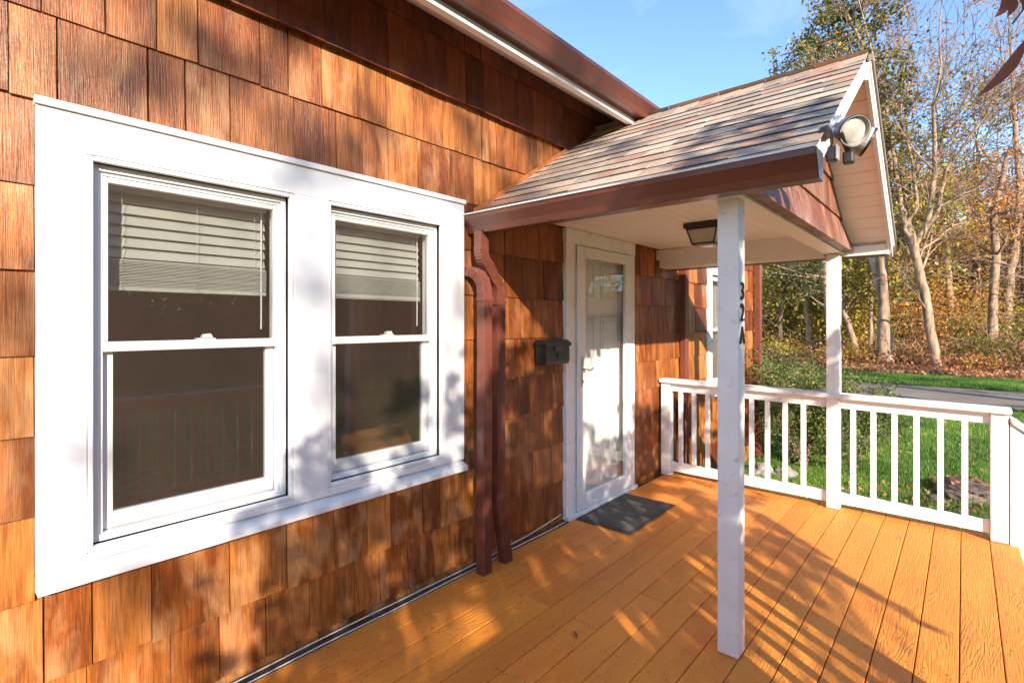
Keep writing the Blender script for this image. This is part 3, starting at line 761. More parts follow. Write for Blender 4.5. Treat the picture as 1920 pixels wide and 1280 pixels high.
# gutters of the porch (run along y)
gp2 = gutter_profile(.115, .105)
for sg, fx, zb in ((1, 2.236, 2.0), (-1, 4.944, 1.995)):
    prof = gp2
    g_ = sweep_profile(prof, lambda p, t: (fx - sg * p[0], t, zb + p[1]), -1.85, -.0).build('porch_gutter', 'gutter', porch)
    q = g_.modifiers.new('thick', 'SOLIDIFY'); q.thickness = .003
    cp = [(0, 0)] + prof[1:9] + [(0, prof[0][1])]
    cp = [prof[1]] + prof[2:9] + [prof[0]]
    vs = [(fx - sg * p[0], -1.852, zb + p[1]) for p in cp] + [(fx - sg * p[0], -1.848, zb + p[1]) for p in cp]
    n_ = len(cp)
    MB().add(vs, [tuple(range(n_)), tuple(range(2*n_-1, n_-1, -1))] + [(i, (i+1) % n_, (i+1) % n_ + n_, i + n_) for i in range(n_)]).build('gutter_end_cap', 'gutter', porch)
# sunlit line along the gutter lip, painted as a pale strip
MB().box(2.112, 2.122, -1.846, -.02, 2.1055, 2.112).build('gutter_lip_glint', 'vinyl', porch)
# step flashing on the wall along the roof slope
k = 9
for i in range(k):
    xa = 2.2 + 1.4 * i / k; za = EZ + (xa - EX0) * slope + .012; xb = xa + 1.4 / k + .01; zb = EZ + (xb - EX0) * slope + .012
    vs = []
    for y in (-.024 - .0008 * (i % 2), -.018): vs += [(xa, y, za - .03), (xb, y, zb - .03), (xb, y, zb + .03), (xa, y, za + .035)]
    MB().add(vs, [(0,1,2,3), (7,6,5,4), (0,4,5,1), (1,5,6,2), (2,6,7,3), (3,7,4,0)]).build('flashing', 'flash', porch)
hk = thing('ceiling_hook', 'small white cup hook in the porch ceiling by the left beam', 'hook', (2.46, -.62, CZ))
MB().tube([(0, 0, 0), (0, 0, -.03)] + [(.015 - .015 * math.cos(math.radians(a)), 0, -.03 - .015 * math.sin(math.radians(a))) for a in range(20, 200, 20)], .0022, 6).build('hook', 'ceil', hk)

# ceiling lamp
lampo = thing('ceiling_light', 'square bronze porch ceiling light with tapered glass sides', 'lamp', (3.72, -.86, CZ))
MB().box(-.125, .125, -.125, .125, -.038, -.001).build('canopy', 'dark_bronze', lampo, bevel=.004)
def frustum(a, b_, z0, z1, m=None):
    m = m or MB(); m.add([(-a,-a,z0),(a,-a,z0),(a,a,z0),(-a,a,z0),(-b_,-b_,z1),(b_,-b_,z1),(b_,b_,z1),(-b_,b_,z1)], [(0,1,2,3),(7,6,5,4),(0,4,5,1),(1,5,6,2),(2,6,7,3),(3,7,4,0)]); return m
frustum(.105, .075, -.040, -.145).build('glass_shade', 'frost', lampo)
fr = MB()
for sx in (-1, 1):
    for sy in (-1, 1): fr.tube([(sx*.107, sy*.107, -.038), (sx*.077, sy*.077, -.147)], .006, 4)
for a, z in ((.108, -.043), (.078, -.147)):
    for i in range(4):
        p, q = [(-a,-a),(a,-a),(a,a),(-a,a)][i], [(a,-a),(a,a),(-a,a),(-a,-a)][i]; fr.tube([(*p, z), (*q, z)], .006, 4)
fr.build('lamp_frame', 'dark_bronze', lampo)
frustum(.055, .05, -.15, -.162).build('bottom_glass', 'frost', lampo)

# floodlight on the rake
flo = thing('floodlight', 'grey twin head floodlight with motion sensor on the gable rake', 'floodlight', (2.415, YE - .03, 2.215))
MB().lathe([(0, -.035), (.05, -.035), (.052, -.01), (.03, 0), (0, 0)], Matrix.Rotation(math.pi / 2, 4, 'X'), 20).build('mounting_plate', 'dark_bronze', flo)
def head(pos, aim, base, name='lamp_head'):
    pos = Vector(pos); aim = Vector(aim).normalized(); q = aim.to_track_quat('Z', 'Y').to_matrix().to_4x4(); T = Matrix.Translation(pos) @ q
    prof = [(0, -.125), (.026, -.125), (.030, -.115), (.032, -.07), (.040, -.055), (.062, -.03), (.070, .0), (.072, .03), (.066, .03), (.062, .012), (.0, .0)]
    K = .84; prof = [(a_ * K, b_ * K) for a_, b_ in prof]
    h_ = MB().lathe(prof, T, 28).build('lamp_head', 'grey_metal', flo, smooth=False)
    MB().lathe([(.060, .0255), (.0615, .0262), (.0615, .018), (.053, .010)], T, 28).build('rim', 'black', h_)
    MB().lathe([(.0, .020), (.025, .019), (.042, .014), (.0525, .008), (.0525, .0)], T, 28).build('lens', 'lamp_glass', h_, smooth=True)
    MB().tube([Vector(base), (Vector(base) + pos - aim * .11) / 2 + Vector((0, -.01, 0)), pos - aim * .11], .012, 8).build('arm', 'dark_bronze', flo)
head((.055, -.06, .03), (-.50, -.42, -.30), (0, -.03, 0))
head((.225, -.075, .03), (.30, -.75, -.40), (.02, -.03, 0))
sn = MB(); sn.box(.07, .11, -.065, -.025, -.095, -.045); sn.build('sensor', 'dark_bronze', flo, bevel=.008)
MB().tube([(.03, -.03, 0), (.09, -.045, -.05)], .01, 8).build('sensor_arm', 'dark_bronze', flo)
jb = thing('junction_box', 'small dark box hanging under the floodlight by the gutter corner', 'box', (2.36, YE - .04, 2.13))
MB().box(-.022, .022, -.015, .02, -.028, .028).build('housing', 'dark_bronze', jb, bevel=.006)
MB().box(-.027, .027, -.022, -.0155, -.025, .033).build('cover', 'grey_metal', jb, bevel=.003)

# ================================================================ house numbers
def digit(ch, z, label, x=2.385, y=-1.513):
    cu = bpy.data.curves.new('txt', 'FONT'); cu.body = ch; cu.size = .112; cu.extrude = .003; cu.align_x = 'CENTER'; cu.offset = .0
    o = bpy.data.objects.new('tmp', cu); COL.objects.link(o)
    dg = bpy.context.evaluated_depsgraph_get(); me = bpy.data.meshes.new_from_object(o.evaluated_get(dg)); bpy.data.objects.remove(o)
    for v in me.vertices: v.co.x *= .82
    me.materials.clear()
    ob = link('house_number', me, 'black', None, (x, y - .003, z)); ob.rotation_euler = (math.radians(90), 0, 0)
    tag(ob, label, 'house number', 'black house numbers on the white post'); return ob
digit('3', 1.572, 'black house number digit 3, topmost on the white post')
digit('2', 1.478, 'black house number digit 2, middle one on the white post')
digit('A', 1.377, 'black house letter A, lowest one on the white post')

# ================================================================ mailbox
mbx = thing('mailbox', 'black wall mailbox with a scrolled latch beside the door', 'mailbox', (2.925, -.012, 1.18))
prof = [(-.02, 0), (-.10, .0), (-.112, .02), (-.112, .13), (-.02, .13)]
MB().prism(prof, 0, -.138, .138).build('body', 'box', mbx, bevel=.004)
MB().prism([(-.02, .131), (-.116, .131), (-.12, .125), (-.123, .127), (-.121, .150), (-.085, .171), (-.02, .176)], 0, -.146, .146).build('lid', 'box', mbx, bevel=.003)
MB().add([(-.05, -.1135, .122), (.06, -.1135, .122), (.05, -.1135, .098), (.02, -.1135, .09), (-.02, -.1135, .09), (-.045, -.1135, .1),
          (-.05, -.125, .128), (.06, -.125, .128), (.05, -.118, .098), (.02, -.118, .09), (-.02, -.118, .09), (-.045, -.118, .1)],
         [(0,1,2,3,4,5), (11,10,9,8,7,6)] + [(i, i+6, (i+1) % 6 + 6, (i+1) % 6) for i in range(6)]).build('latch', 'box', mbx, bevel=.002)
MB().tube([(0, -.114, .065), (0, -.121, .065)], .012, 12).build('lock', 'dark_bronze', mbx)

# ================================================================ DECK
deck = thing('deck', 'orange painted wooden porch deck of long boards along the house', 'deck')
PITCH = .1455; ybs = [-.053 - PITCH * k for k in range(0, 18)]
joints = {5: [2.145, 4.2], 4: [1.05], 3: [2.16], 6: [2.58], 8: [2.565], 10: [.9], 12: [1.6], 2: [.35], 14: [.5], 7: [.2]}
bcount = 0
for k in range(17):
    ya, yb = ybs[k] , ybs[k+1]
    xs = [-2.6] + sorted(joints.get(k, [])) + [4.9]
    for i in range(len(xs) - 1):
        xa, xb = xs[i] + .0015, xs[i+1] - .0015; dz = R.uniform(-.0012, .0012)
        o = MB().box(0, xb - xa, yb + .0022, ya - .0022, -.028, 0).build('board', 'deck', deck, (xa, 0, dz), bevel=.003)
        o.location.y = 0
MB().box(-2.6, 4.9, -.0515, -.024, -.03, -.012).build('filler_strip', 'soil', deck)
fr = MB(); 
for x in np.arange(-2.4, 4.9, .4): fr.box(x, x + .04, -2.5, 0, -.17, -.0295)
fr.build('joist', 'soil', deck)['kind'] = 'stuff'
MB().box(4.86, 4.9, -2.53, 0.01, -.19, -.0292).build('rim_board', 'deck', deck)
MB().box(-2.6, 4.859, -2.53, -2.49, -.19, -.0292).build('rim_board', 'deck', deck)
for x in (-2.3, 0, 2.4, 4.78):
    MB().box(x, x + .09, -2.45, -2.36, -.46, -.1705).build('support_post', 'soil', deck)

sw_ = MB()
for k in range(17):
    for xj in np.arange(-2.38, 4.8, .4):
        for q in (.03, .115):
            cx_, cy_ = xj + R.uniform(-.006, .006), ybs[k] - q + R.uniform(-.005, .005)
            sw_.add([(cx_ + .0042 * math.cos(t * 1.0472), cy_ + .0042 * math.sin(t * 1.0472), .0014) for t in range(6)], [(0,1,2,3,4,5)])
stuff(sw_.build('screw_heads', 'darkscrew', deck))
# ---- railings
bal_me = None
def railing(label, ax, posts, bals, z_at, fixed, a0, a1, grp='white porch railings'):
    """ax 0: runs along x at y=fixed; ax 1: runs along y at x=fixed"""
    t = thing('railing', label, 'railing', (0, 0, 0), grp)
    def bx(a, b_, h0, h1, o0, o1):
        m = MB()
        if ax == 0: m.box(a, b_, fixed + o0, fixed + o1, h0, h1)
        else: m.box(fixed + o0, fixed + o1, a, b_, h0, h1)
        return m
    def sloped(a, b_, dz0, dz1, o0, o1):
        m = MB(); za, zb = z_at(a), z_at(b_)
        P = [(a, o0, za + dz0), (b_, o0, zb + dz0), (b_, o1, zb + dz0), (a, o1, za + dz0), (a, o0, za + dz1), (b_, o0, zb + dz1), (b_, o1, zb + dz1), (a, o1, za + dz1)]
        vs = [((p[0], fixed + p[1], p[2]) if ax == 0 else (fixed + p[1], p[0], p[2])) for p in P]
        return m.add(vs, [(0,3,2,1),(4,5,6,7),(0,1,5,4),(1,2,6,5),(2,3,7,6),(3,0,4,7)])
    sloped(a0, a1, -.036, 0, -.07, .07).build('top_rail', 'white_worn', t, bevel=.006)
    ps = sorted(posts); segs = []
    for i in range(len(ps) - 1): segs.append((ps[i] + .045, ps[i+1] - .045))
    for (a, b_) in segs:
        sloped(a + .001, b_ - .001, -.115, -.037, -.019, .019).build('upper_rail', 'white_worn', t, bevel=.003)
        bx(a + .001, b_ - .001, .045, .13, -.019, .019).build('lower_rail', 'white_worn', t, bevel=.003)
    for p in ps:
        if p in posts and posts[p]: bx(p - .045, p + .045, .003, z_at(p) - .0375, -.045, .045).build('post', 'white_worn', t, bevel=.004)
    for b_ in bals:
        zt = z_at(b_) - .116
        m = MB().box(-.0175, .0175, -.0175, .0175, 0, zt - .131)
        m.build('baluster', 'white_worn', t, (b_, fixed, .131) if ax == 0 else (fixed, b_, .131), bevel=.002)
    return t
ba = [-.212, -.34, -.468, -.596, -.724, -.852, -.98, -1.118, -1.255, -1.60, -1.73, -1.86, -1.99, -2.125, -2.255]
railing('white side railing running out from the wall past the far porch post', 1, {-.075: 1, -1.47: 0, -2.43: 1}, ba, lambda y: .93 + y * .012, 4.79, -2.49, -.02)
bf = []
fposts = {-2.5: 1, -.1: 1, 2.42: 1}
fp = sorted(fposts)
for i in range(len(fp) - 1):
    a, b_ = fp[i] + .045, fp[i+1] - .045; k = int(round((b_ - a) / .13)); bf += [a + (b_ - a) * (j + 1) / (k + 1) for j in range(k)]
railing('white front railing that ends at the head of the porch steps', 0, fposts, bf, lambda x: .885, -2.49, -2.56, 2.48)
sp = thing('step_railing', 'white sloping side panel of the porch steps at the deck corner, right edge', 'railing', (4.79, -2.48, 0), 'white porch railings')
def slant(mb, y0, y1, za0, za1, zb0, zb1, x0, x1):
    return mb.add([(x0,y0,za0),(x1,y0,za0),(x1,y1,zb0),(x0,y1,zb0),(x0,y0,za1),(x1,y0,za1),(x1,y1,zb1),(x0,y1,zb1)], [(0,1,2,3),(7,6,5,4),(0,4,5,1),(1,5,6,2),(2,6,7,3),(3,7,4,0)])
slant(MB(), -.001, -.12, -.03, .80, -.28, .70, -.045, .045).build('side_board', 'white_worn', sp, bevel=.003)
slant(MB(), -.001, -.9, .801, .85, .12, .17, -.06, .06).build('hand_rail', 'white_worn', sp, bevel=.014)
MB().box(-.045, .045, -.92, -.83, -.45, .13).build('post', 'white_worn', sp, bevel=.004)
for k in range(4): MB().box(-.0175, .0175, -.32 - k * .14, -.285 - k * .14, -.3 - k * .05, .56 - k * .105).build('baluster', 'white_worn', sp)
st_ = thing('porch_steps', 'orange painted wooden steps leading down from the deck to the lawn', 'steps', (3.6, -2.55, -.45))
for k, (zt, yo) in enumerate(((.30, -.14), (.15, -.43))):
    MB().box(-1.08, 1.08, yo - .14, yo + .13, zt - .03, zt).build('tread', 'deck', st_, bevel=.004)
    MB().box(-1.08, 1.08, yo + .10, yo + .118, zt - .15, zt - .031).build('riser', 'deck', st_)

# ---- doormat
dm = thing('doormat', 'dark grey ribbed rubber doormat in front of the door', 'doormat', (3.612, -.285, .0035))
dm.rotation_euler = (0, 0, math.radians(1.2))
MB().box(-.38, .38, -.225, .225, 0, .006).build('base', 'mat', dm, bevel=.003)
rb = MB()
nx_, ny_ = 8, 5; cw, ch = .70 / nx_, .40 / ny_
for i in range(nx_):
    for j in range(ny_):
        cx_, cy_ = -.35 + cw * (i + .5), -.2 + ch * (j + .5)
        for k in range(5):
            o_ = (k - 2) / 5
            if (i + j) % 2: rb.box(cx_ - cw * .42, cx_ + cw * .42, cy_ + o_ * ch - .003, cy_ + o_ * ch + .003, .0062, .0095)
            else: rb.box(cx_ + o_ * cw - .003, cx_ + o_ * cw + .003, cy_ - ch * .42, cy_ + ch * .42, .0062, .0095)
        # diamonds are made by turning the field 45 degrees below
o = rb.build('tread_ribs', 'matrib', dm); o['kind'] = 'stuff'

# ---- cables along the foot of the wall
def cable(pts, r, mat, label):
    out = []
    for i in range(len(pts) - 1):
        a, b_ = Vector(pts[i]), Vector(pts[i+1])
        for j in range(6): 
            p = a.lerp(b_, j / 6); out.append(p + Vector((0, 0, .0015 * math.sin(p.x * 9 + r * 900))))
    out.append(Vector(pts[-1]))
    return tag(MB().tube([tuple(p) for p in out], r, 6).build('cable', mat, None, smooth=True), label, 'cable', 'cables along the foot of the wall')
cable([(-1.5, -.040, .026), (.4, -.040, .022), (1.0, -.040, .026), (1.5, -.040, .030), (2.0, -.040, .024), (2.35, -.040, .03), (2.7, -.040, .04), (3.08, -.038, .075)], .0036, 'cable', 'thin white cable, upper of the two along the foot of the wall')
cable([(-1.5, -.052, .004), (.4, -.052, .004), (1.2, -.052, .005), (1.8, -.052, .004), (2.35, -.052, .008), (2.9, -.052, .01), (3.13, -.05, .012)], .0036, 'cable', 'thin white cable lying lowest, against the first deck board')
cable([(-1.5, -.045, .012), (.8, -.046, .012), (1.6, -.046, .014), (2.3, -.046, .014), (3.1, -.044, .016)], .0034, 'cable_black', 'black cable tucked between the two white ones at the wall foot')

# ================================================================ GROUND
def grid(name, xs, ys, zf, mat):
    vs = [(x, y, zf(x, y)) for x in xs for y in ys]; ny = len(ys)
    fs = [(i*ny+j, (i+1)*ny+j, (i+1)*ny+j+1, i*ny+j+1) for i in range(len(xs)-1) for j in range(len(ys)-1)]
    me = bpy.data.meshes.new(name); me.from_pydata(vs, [], fs); me.update(); return link(name, me, mat)
struct(grid('lawn', [-600, -200, -60, -20, 0, 10, 15.9], [-600, -200, -60, -20, 0, 20, 60, 200, 600], lambda x, y: -.45, 'lawn'))
struct(grid('road', [15.4, 18, 20.8], [-600, -60, -20, 0, 20, 60, 600], lambda x, y: -.462, 'road'))
struct(grid('grass_verge', [20.2, 22, 23.9], [-600, -60, -20, 0, 20, 60, 600], lambda x, y: -.448, 'lawn'))
xs = [23.7 + .8 * k for k in range(40)] + [60, 80, 110, 160, 300, 600]
struct(grid('forest_floor', xs, [-600, -200, -80] + [-40 + 1.2 * k for k in range(67)] + [60, 120, 300, 600],
            lambda x, y: gz(x, y) - (0 if x > 24.4 else .008) + (noise.noise(Vector((x * .3, y * .3, 0))) * .22 if 25 < x < 70 else 0), 'litter'))

def blades(name, x0, x1, y0, y1, n, h, z, parent=None, excl=None, zfun=None):
    p = np.stack([NR.uniform(x0, x1, n), NR.uniform(y0, y1, n), np.full(n, z)], 1)
    if excl is not None: p = p[~excl(p)]; n = len(p)
    a = NR.uniform(0, 2 * math.pi, n); w = NR.uniform(.003, .006, n) * (h / .06); hh = h * NR.uniform(.5, 1.3, n)
    d = np.stack([np.cos(a), np.sin(a), np.zeros(n)], 1); lean = np.stack([NR.normal(0, .35, n), NR.normal(0, .35, n), np.ones(n)], 1) * hh[:, None]
    v = np.stack([p - d * w[:, None], p + d * w[:, None], p + lean], 1).reshape(-1, 3)
    return v
v1 = blades('g', 5.0, 9.5, -3.6, .3, 110000, .055, -.452)
v2 = blades('g', 9.5, 15.85, -5.0, 3.0, 90000, .07, -.452)
v3 = blades('g', 20.22, 23.9, -7, 4, 50000, .09, -.45)
o = fast_mesh('grass', np.concatenate([v1, v2, v3]), 3, 'grass'); stuff(o); o['label'] = 'short green lawn grass beyond the railing'

# rocks beside the lawn
def rock(name, loc, s, label, mat, seed, sub=3, cat='rock', group=None):
    bm = bmesh_ico(sub); rr = random.Random(seed)
    vs = []
    for v in bm[0]:
        q = Vector(v); d_ = 1 + .28 * noise.noise(q * 1.3 + Vector((seed, 0, 0))) + .12 * noise.noise(q * 4 + Vector((0, seed, 0)))
        vs.append((q.x * d_ * s[0], q.y * d_ * s[1], q.z * d_ * s[2]))
    me = bpy.data.meshes.new(name); me.from_pydata(vs, [], bm[1]); me.update()
    o = link(name, me, mat, None, loc); return tag(o, label, cat, group)
def bmesh_ico(sub):
    import bmesh
    b = bmesh.new(); bmesh.ops.create_icosphere(b, subdivisions=sub, radius=1)
    b.verts.ensure_lookup_table(); vs = [tuple(v.co) for v in b.verts]; fs = [tuple(v.index for v in f.verts) for f in b.faces]; b.free(); return vs, fs
rock('rock', (7.65, -2.30, -.43), (.40, .32, .16), 'long flat mossy boulder with fallen leaves on the lawn', 'stone', 3, 4)
rock('rock', (7.15, -2.02, -.45), (.12, .1, .07), 'small rough stone left of the big boulder', 'stone', 5)
rock('rock', (7.05, -.32, -.42), (.16, .12, .1), 'round grey stone under the shrub, nearer the house', 'paver', 8)
rock('rock', (7.15, -.56, -.42), (.14, .13, .09), 'pale grey stone under the shrub, nearer the far post', 'paver', 11)
rock('rock', (6.9, .0, -.44), (.1, .09, .06), 'small grey stone at the house side of the shrub bed', 'paver', 14)
# fallen leaves
n_ = 260
p = np.stack([NR.normal(7.3, .4, n_), NR.normal(-2.2, .35, n_), np.full(n_, -.40)], 1)
on = ((p[:, 0] - 7.55) / .42) ** 2 + ((p[:, 1] + 2.28) / .34) ** 2; p[:, 2] += np.where(on < .8, .155 * np.sqrt(np.clip(1 - on, 0, 1)), 0)
q_ = np.stack([NR.uniform(5, 15.5, 900), NR.uniform(-3.6, 2.5, 900), np.full(900, -.405)], 1)
o = fast_mesh('fallen_leaves', np.concatenate([leaf_quads(p, .055, .6), leaf_quads(q_, .06, .7)]), 4, 'lf_brown'); stuff(o)
dl = fast_mesh('dry_leaf', np.array([[0, 0, .002], [.03, .012, .012], [.055, .004, .003], [.028, -.01, .001]]), 4, 'lf_brown'); dl.location = (2.01, -.89, .002); dl.rotation_euler = (0, 0, .6)
tag(dl, 'small curled dry leaf lying on the deck boards', 'leaf')

# ================================================================ VEGETATION
def perturb(v, a, rr):
    w = Vector((rr.gauss(0, 1), rr.gauss(0, 1), rr.gauss(0, 1))); w -= v * w.dot(v); return (v + w * a).normalized()
def grow(mb_big, mb_twig, start, d, L, r, depth, rr, tips, up=.12, spread=.55, kids=(3, 5), minr=.006, wob=.13):
    """one limb and its children; records twig points in tips"""
    n = max(3, int(L / .55)) if depth > 0 else 3
    pts = [start]; rad = [r]; dd = d.normalized()
    for i in range(n):
        dd = perturb(dd, wob, rr); dd = (dd + Vector((0, 0, up * .25))).normalized()
        pts.append(pts[-1] + dd * (L / n)); rad.append(max(minr * .6, r * (1 - .62 * (i + 1) / n)))
    (mb_big if r > .03 else mb_twig).tube(pts, rad, 8 if r > .12 else 5 if r > .03 else 3, cap=False)
    if depth == 0:
        tips.extend(pts[1:]); return
    for _ in range(rr.randint(*kids)):
        t = rr.uniform(.3, 1.0); i = min(n - 1, int(t * n)); p = pts[i].lerp(pts[i+1], t * n - i); base = (pts[i+1] - pts[i]).normalized()
        nd = perturb(base, spread * rr.uniform(.7, 1.4), rr)
        grow(mb_big, mb_twig, p, nd, L * rr.uniform(.5, .75), max(minr, rad[i] * rr.uniform(.42, .62)), depth - 1, rr, tips, up, spread, kids, minr, wob)
    grow(mb_big, mb_twig, pts[-1], perturb(dd, .25, rr), L * .6, max(minr, rad[-1]), depth - 1, rr, tips, up, spread, kids, minr, wob)
def tree(label, stems, seed, bark_='bark', leaf=None, nleaf=0, lsize=.16, lrad=.35, depth=3, limb=.55, cat='tree', group='trees of the wood across the road', vine=None, minr=.012, kids=(2, 4), up=.15, leaf_box=None, first=.35, lcount=7):
    """stems: list of polylines [(x,y,z,r)...] first one is the trunk from the ground; limbs sprout above fraction `first`"""
    rr = random.Random(seed); rs = np.random.RandomState(seed)
    base = Vector(stems[0][0][:3])
    t = thing('tree', label, cat, tuple(base), group)
    big, tw, tips = MB(), MB(), []
    for si, stp in enumerate(stems):
        pts = [Vector(p[:3]) - base for p in stp]; rad = [p[3] * .64 for p in stp]
        # smooth by subdivision
        P, Q = [], []
        for i in range(len(pts) - 1):
            for j in range(4):
                f = j / 4; P.append(pts[i].lerp(pts[i+1], f) + Vector((rr.gauss(0, 1), rr.gauss(0, 1), 0)) * rad[i] * .12); Q.append(rad[i] + (rad[i+1] - rad[i]) * f)
        P.append(pts[-1]); Q.append(rad[-1])
        if si == 0: Q[0] *= 1.35
        big.tube(P, Q, 12, cap=False)
        n = len(P); f0 = first if si == 0 else .25
        for _ in range(int(limb * n * 1.2)):
            i = rr.randint(int(n * f0), n - 2); bd = (P[i+1] - P[i]).normalized(); nd = perturb(bd, rr.uniform(.6, 1.4), rr)
            nd.z = abs(nd.z) * .7 + .1
            grow(big, tw, P[i], nd, rr.uniform(1.4, 3.2), Q[i] * rr.uniform(.25, .45), depth - 1, rr, tips, up, kids=kids, minr=minr)
        grow(big, tw, P[-1], (P[-1] - P[-2]).normalized(), rr.uniform(1.8, 3.2), Q[-1], depth, rr, tips, up, kids=kids, minr=minr)
    tr = big.build('trunk', bark_, t, smooth=True)
    if tw.v: stuff(tw.build('twigs', 'twig' if bark_ != 'bark_dark' else 'bark_dark', t))
    if leaf and tips:
        T = np.array([tuple(p) for p in tips])
        if leaf_box is not None: T = T[leaf_box(T + np.array(base))]
        if len(T):
            idx = rs.randint(0, len(T), nleaf); cen = T[idx] + rs.normal(0, lrad, (nleaf, 3)) * rs.uniform(.2, 1, (nleaf, 1))
            # clumps
            stuff(fast_mesh('crown', leaf_quads(cen, lsize, .6, rs=rs), 4, leaf, t))
    return t
def P_(u, v, x):          # point on the sight line through (u,v) at world x
    r = ray(u, v); t = x / r.x; p = CAM + r * t; return p
def stem_px(lst, x):      # lst of (u, v, r, dx)
    out = []
    for q in lst:
        p = P_(q[0], q[1], x + (q[3] if len(q) > 3 else 0)); out.append((p.x, p.y, p.z, q[2]))
    return out
b1 = ground_at(1757, 690); X1 = b1.x
tree('tall forked tree leaning left at the edge of the grass strip', [
    [(b1.x, b1.y, b1.z - .2, .30)] + stem_px([(1752, 660, .27), (1735, 560, .25), (1722, 500, .24), (1712, 450, .24)], X1),
    stem_px([(1712, 455, .2), (1697, 430, .15), (1688, 370, .12), (1674, 280, .11), (1664, 215, .10), (1648, 150, .08), (1630, 80, .06), (1615, 20, .05)], X1),
    stem_px([(1714, 460, .2), (1735, 430, .17), (1747, 380, .15), (1753, 300, .13), (1750, 200, .09), (1765, 120, .06)], X1),
    stem_px([(1735, 430, .14), (1757, 400, .12), (1773, 320, .1), (1813, 265, .07), (1855, 205, .05), (1880, 130, .03)], X1),
    stem_px([(1700, 420, .11), (1720, 390, .1), (1710, 300, .07), (1688, 215, .05), (1700, 120, .04)], X1)],
    11, 'bark', 'lf_red', 2300, .12, .3, 4, .34, minr=.010, kids=(2, 4))
b2 = ground_at(1668, 683)
tree('pale trunked tree with red vine leaning left behind the far porch post', [
    [(b2.x, b2.y, b2.z - .2, .3)] + stem_px([(1664, 640, .28), (1655, 560, .27), (1640, 500, .25), (1622, 440, .2), (1606, 380, .15), (1590, 300, .1), (1570, 200, .07)], b2.x + .5)],
    12, 'bark_pale', 'lf_green', 1600, .2, .6, 3, .5, minr=.014)
X3 = 36.5; g3 = ground_at(1888, 630)
tree('stout pale trunked tree near the right edge, up the slope', [
    [(g3.x, g3.y, g3.z - .3, .38)] + stem_px([(1888, 590, .36), (1893, 520, .34), (1902, 460, .34), (1908, 420, .3), (1912, 340, .24), (1905, 260, .2), (1900, 170, .14), (1895, 90, .1)], g3.x),
    stem_px([(1908, 430, .2), (1880, 330, .15), (1850, 290, .1), (1820, 250, .06)], g3.x),
    stem_px([(1896, 500, .16), (1850, 480, .12), (1800, 490, .08), (1770, 515, .05)], g3.x)],
    13, 'bark', 'lf_red', 1500, .14, .5, 4, .34, minr=.016)
b4 = ground_at(1736, 652)
tree('reddish brown trunked tree just behind the forked tree', [
    [(b4.x, b4.y, b4.z - .2, .27)] + stem_px([(1730, 600, .25), (1724, 540, .24), (1712, 470, .22), (1696, 400, .18), (1690, 300, .12), (1700, 210, .08)], b4.x)],
    14, 'bark', 'lf_orange', 1500, .18, .7, 3, .5, minr=.018)
b5 = ground_at(1632, 668)
tree('slim straight sapling between the pale trunk and the leaning one', [
    [(b5.x, b5.y, b5.z - .1, .13)] + stem_px([(1632, 620, .13), (1633, 540, .12), (1630, 460, .1), (1624, 400, .07)], b5.x)],
    15, 'bark', 'lf_olive', 3000, .2, .6, 3, .5, minr=.016)
b6 = ground_at(1612, 668)
tree('slanting brown trunk nearest the far porch post', [
    [(b6.x, b6.y, b6.z - .1, .2)] + stem_px([(1598, 630, .2), (1584, 590, .19), (1574, 550, .18), (1566, 480, .15), (1560, 400, .1)], b6.x)],
    16, 'bark', 'lf_olive', 9000, .2, .7, 3, .6, minr=.016)
b7 = ground_at(1845, 632)
specs = [(1780, 628, .26, -6, 'bark_dark', 'lf_olive', 'short dark trunk in the gap right of the forked tree'),
         (1828, 622, .3, 2, 'bark_dark', 'lf_brown', 'dark trunk halfway between the forked tree and the right edge'),
         (1836, 618, .2, -4, 'bark', 'lf_orange', 'paler trunk close beside the dark one on the slope'),
         (1863, 618, .2, 3, 'bark', 'lf_yellow', 'slim trunk just left of the stout pale tree'),
         (1560, 660, .16, 4, 'bark_dark', 'lf_olive', 'dark slender tree seen between the two porch posts, right side'),
         (1520, 665, .2, -14, 'bark', 'lf_yellow', 'tree with pale limbs seen between the two porch posts, middle'),
         (1460, 662, .18, 8, 'bark_dark', 'lf_olive', 'dark slender tree seen between the two porch posts, left side'),
         (1915, 625, .22, 5, 'bark_dark', 'lf_orange', 'dark trunk cut by the right edge of the view')]
for i, (u, v, r_, lean, bk, lf, lab) in enumerate(specs):
    g = ground_at(u, v)
    st = [(g.x, g.y, g.z - .2, r_)] + stem_px([(u + lean * .4, v - 60, r_ * .95), (u + lean, v - 130, r_ * .85), (u + lean * 1.6, v - 230, r_ * .6), (u + lean * 2.6, v - 330, r_ * .35)], g.x)
    tree(lab, [st], 30 + i, bk, lf, 1300, .2, .9, 3, .5, minr=.02)
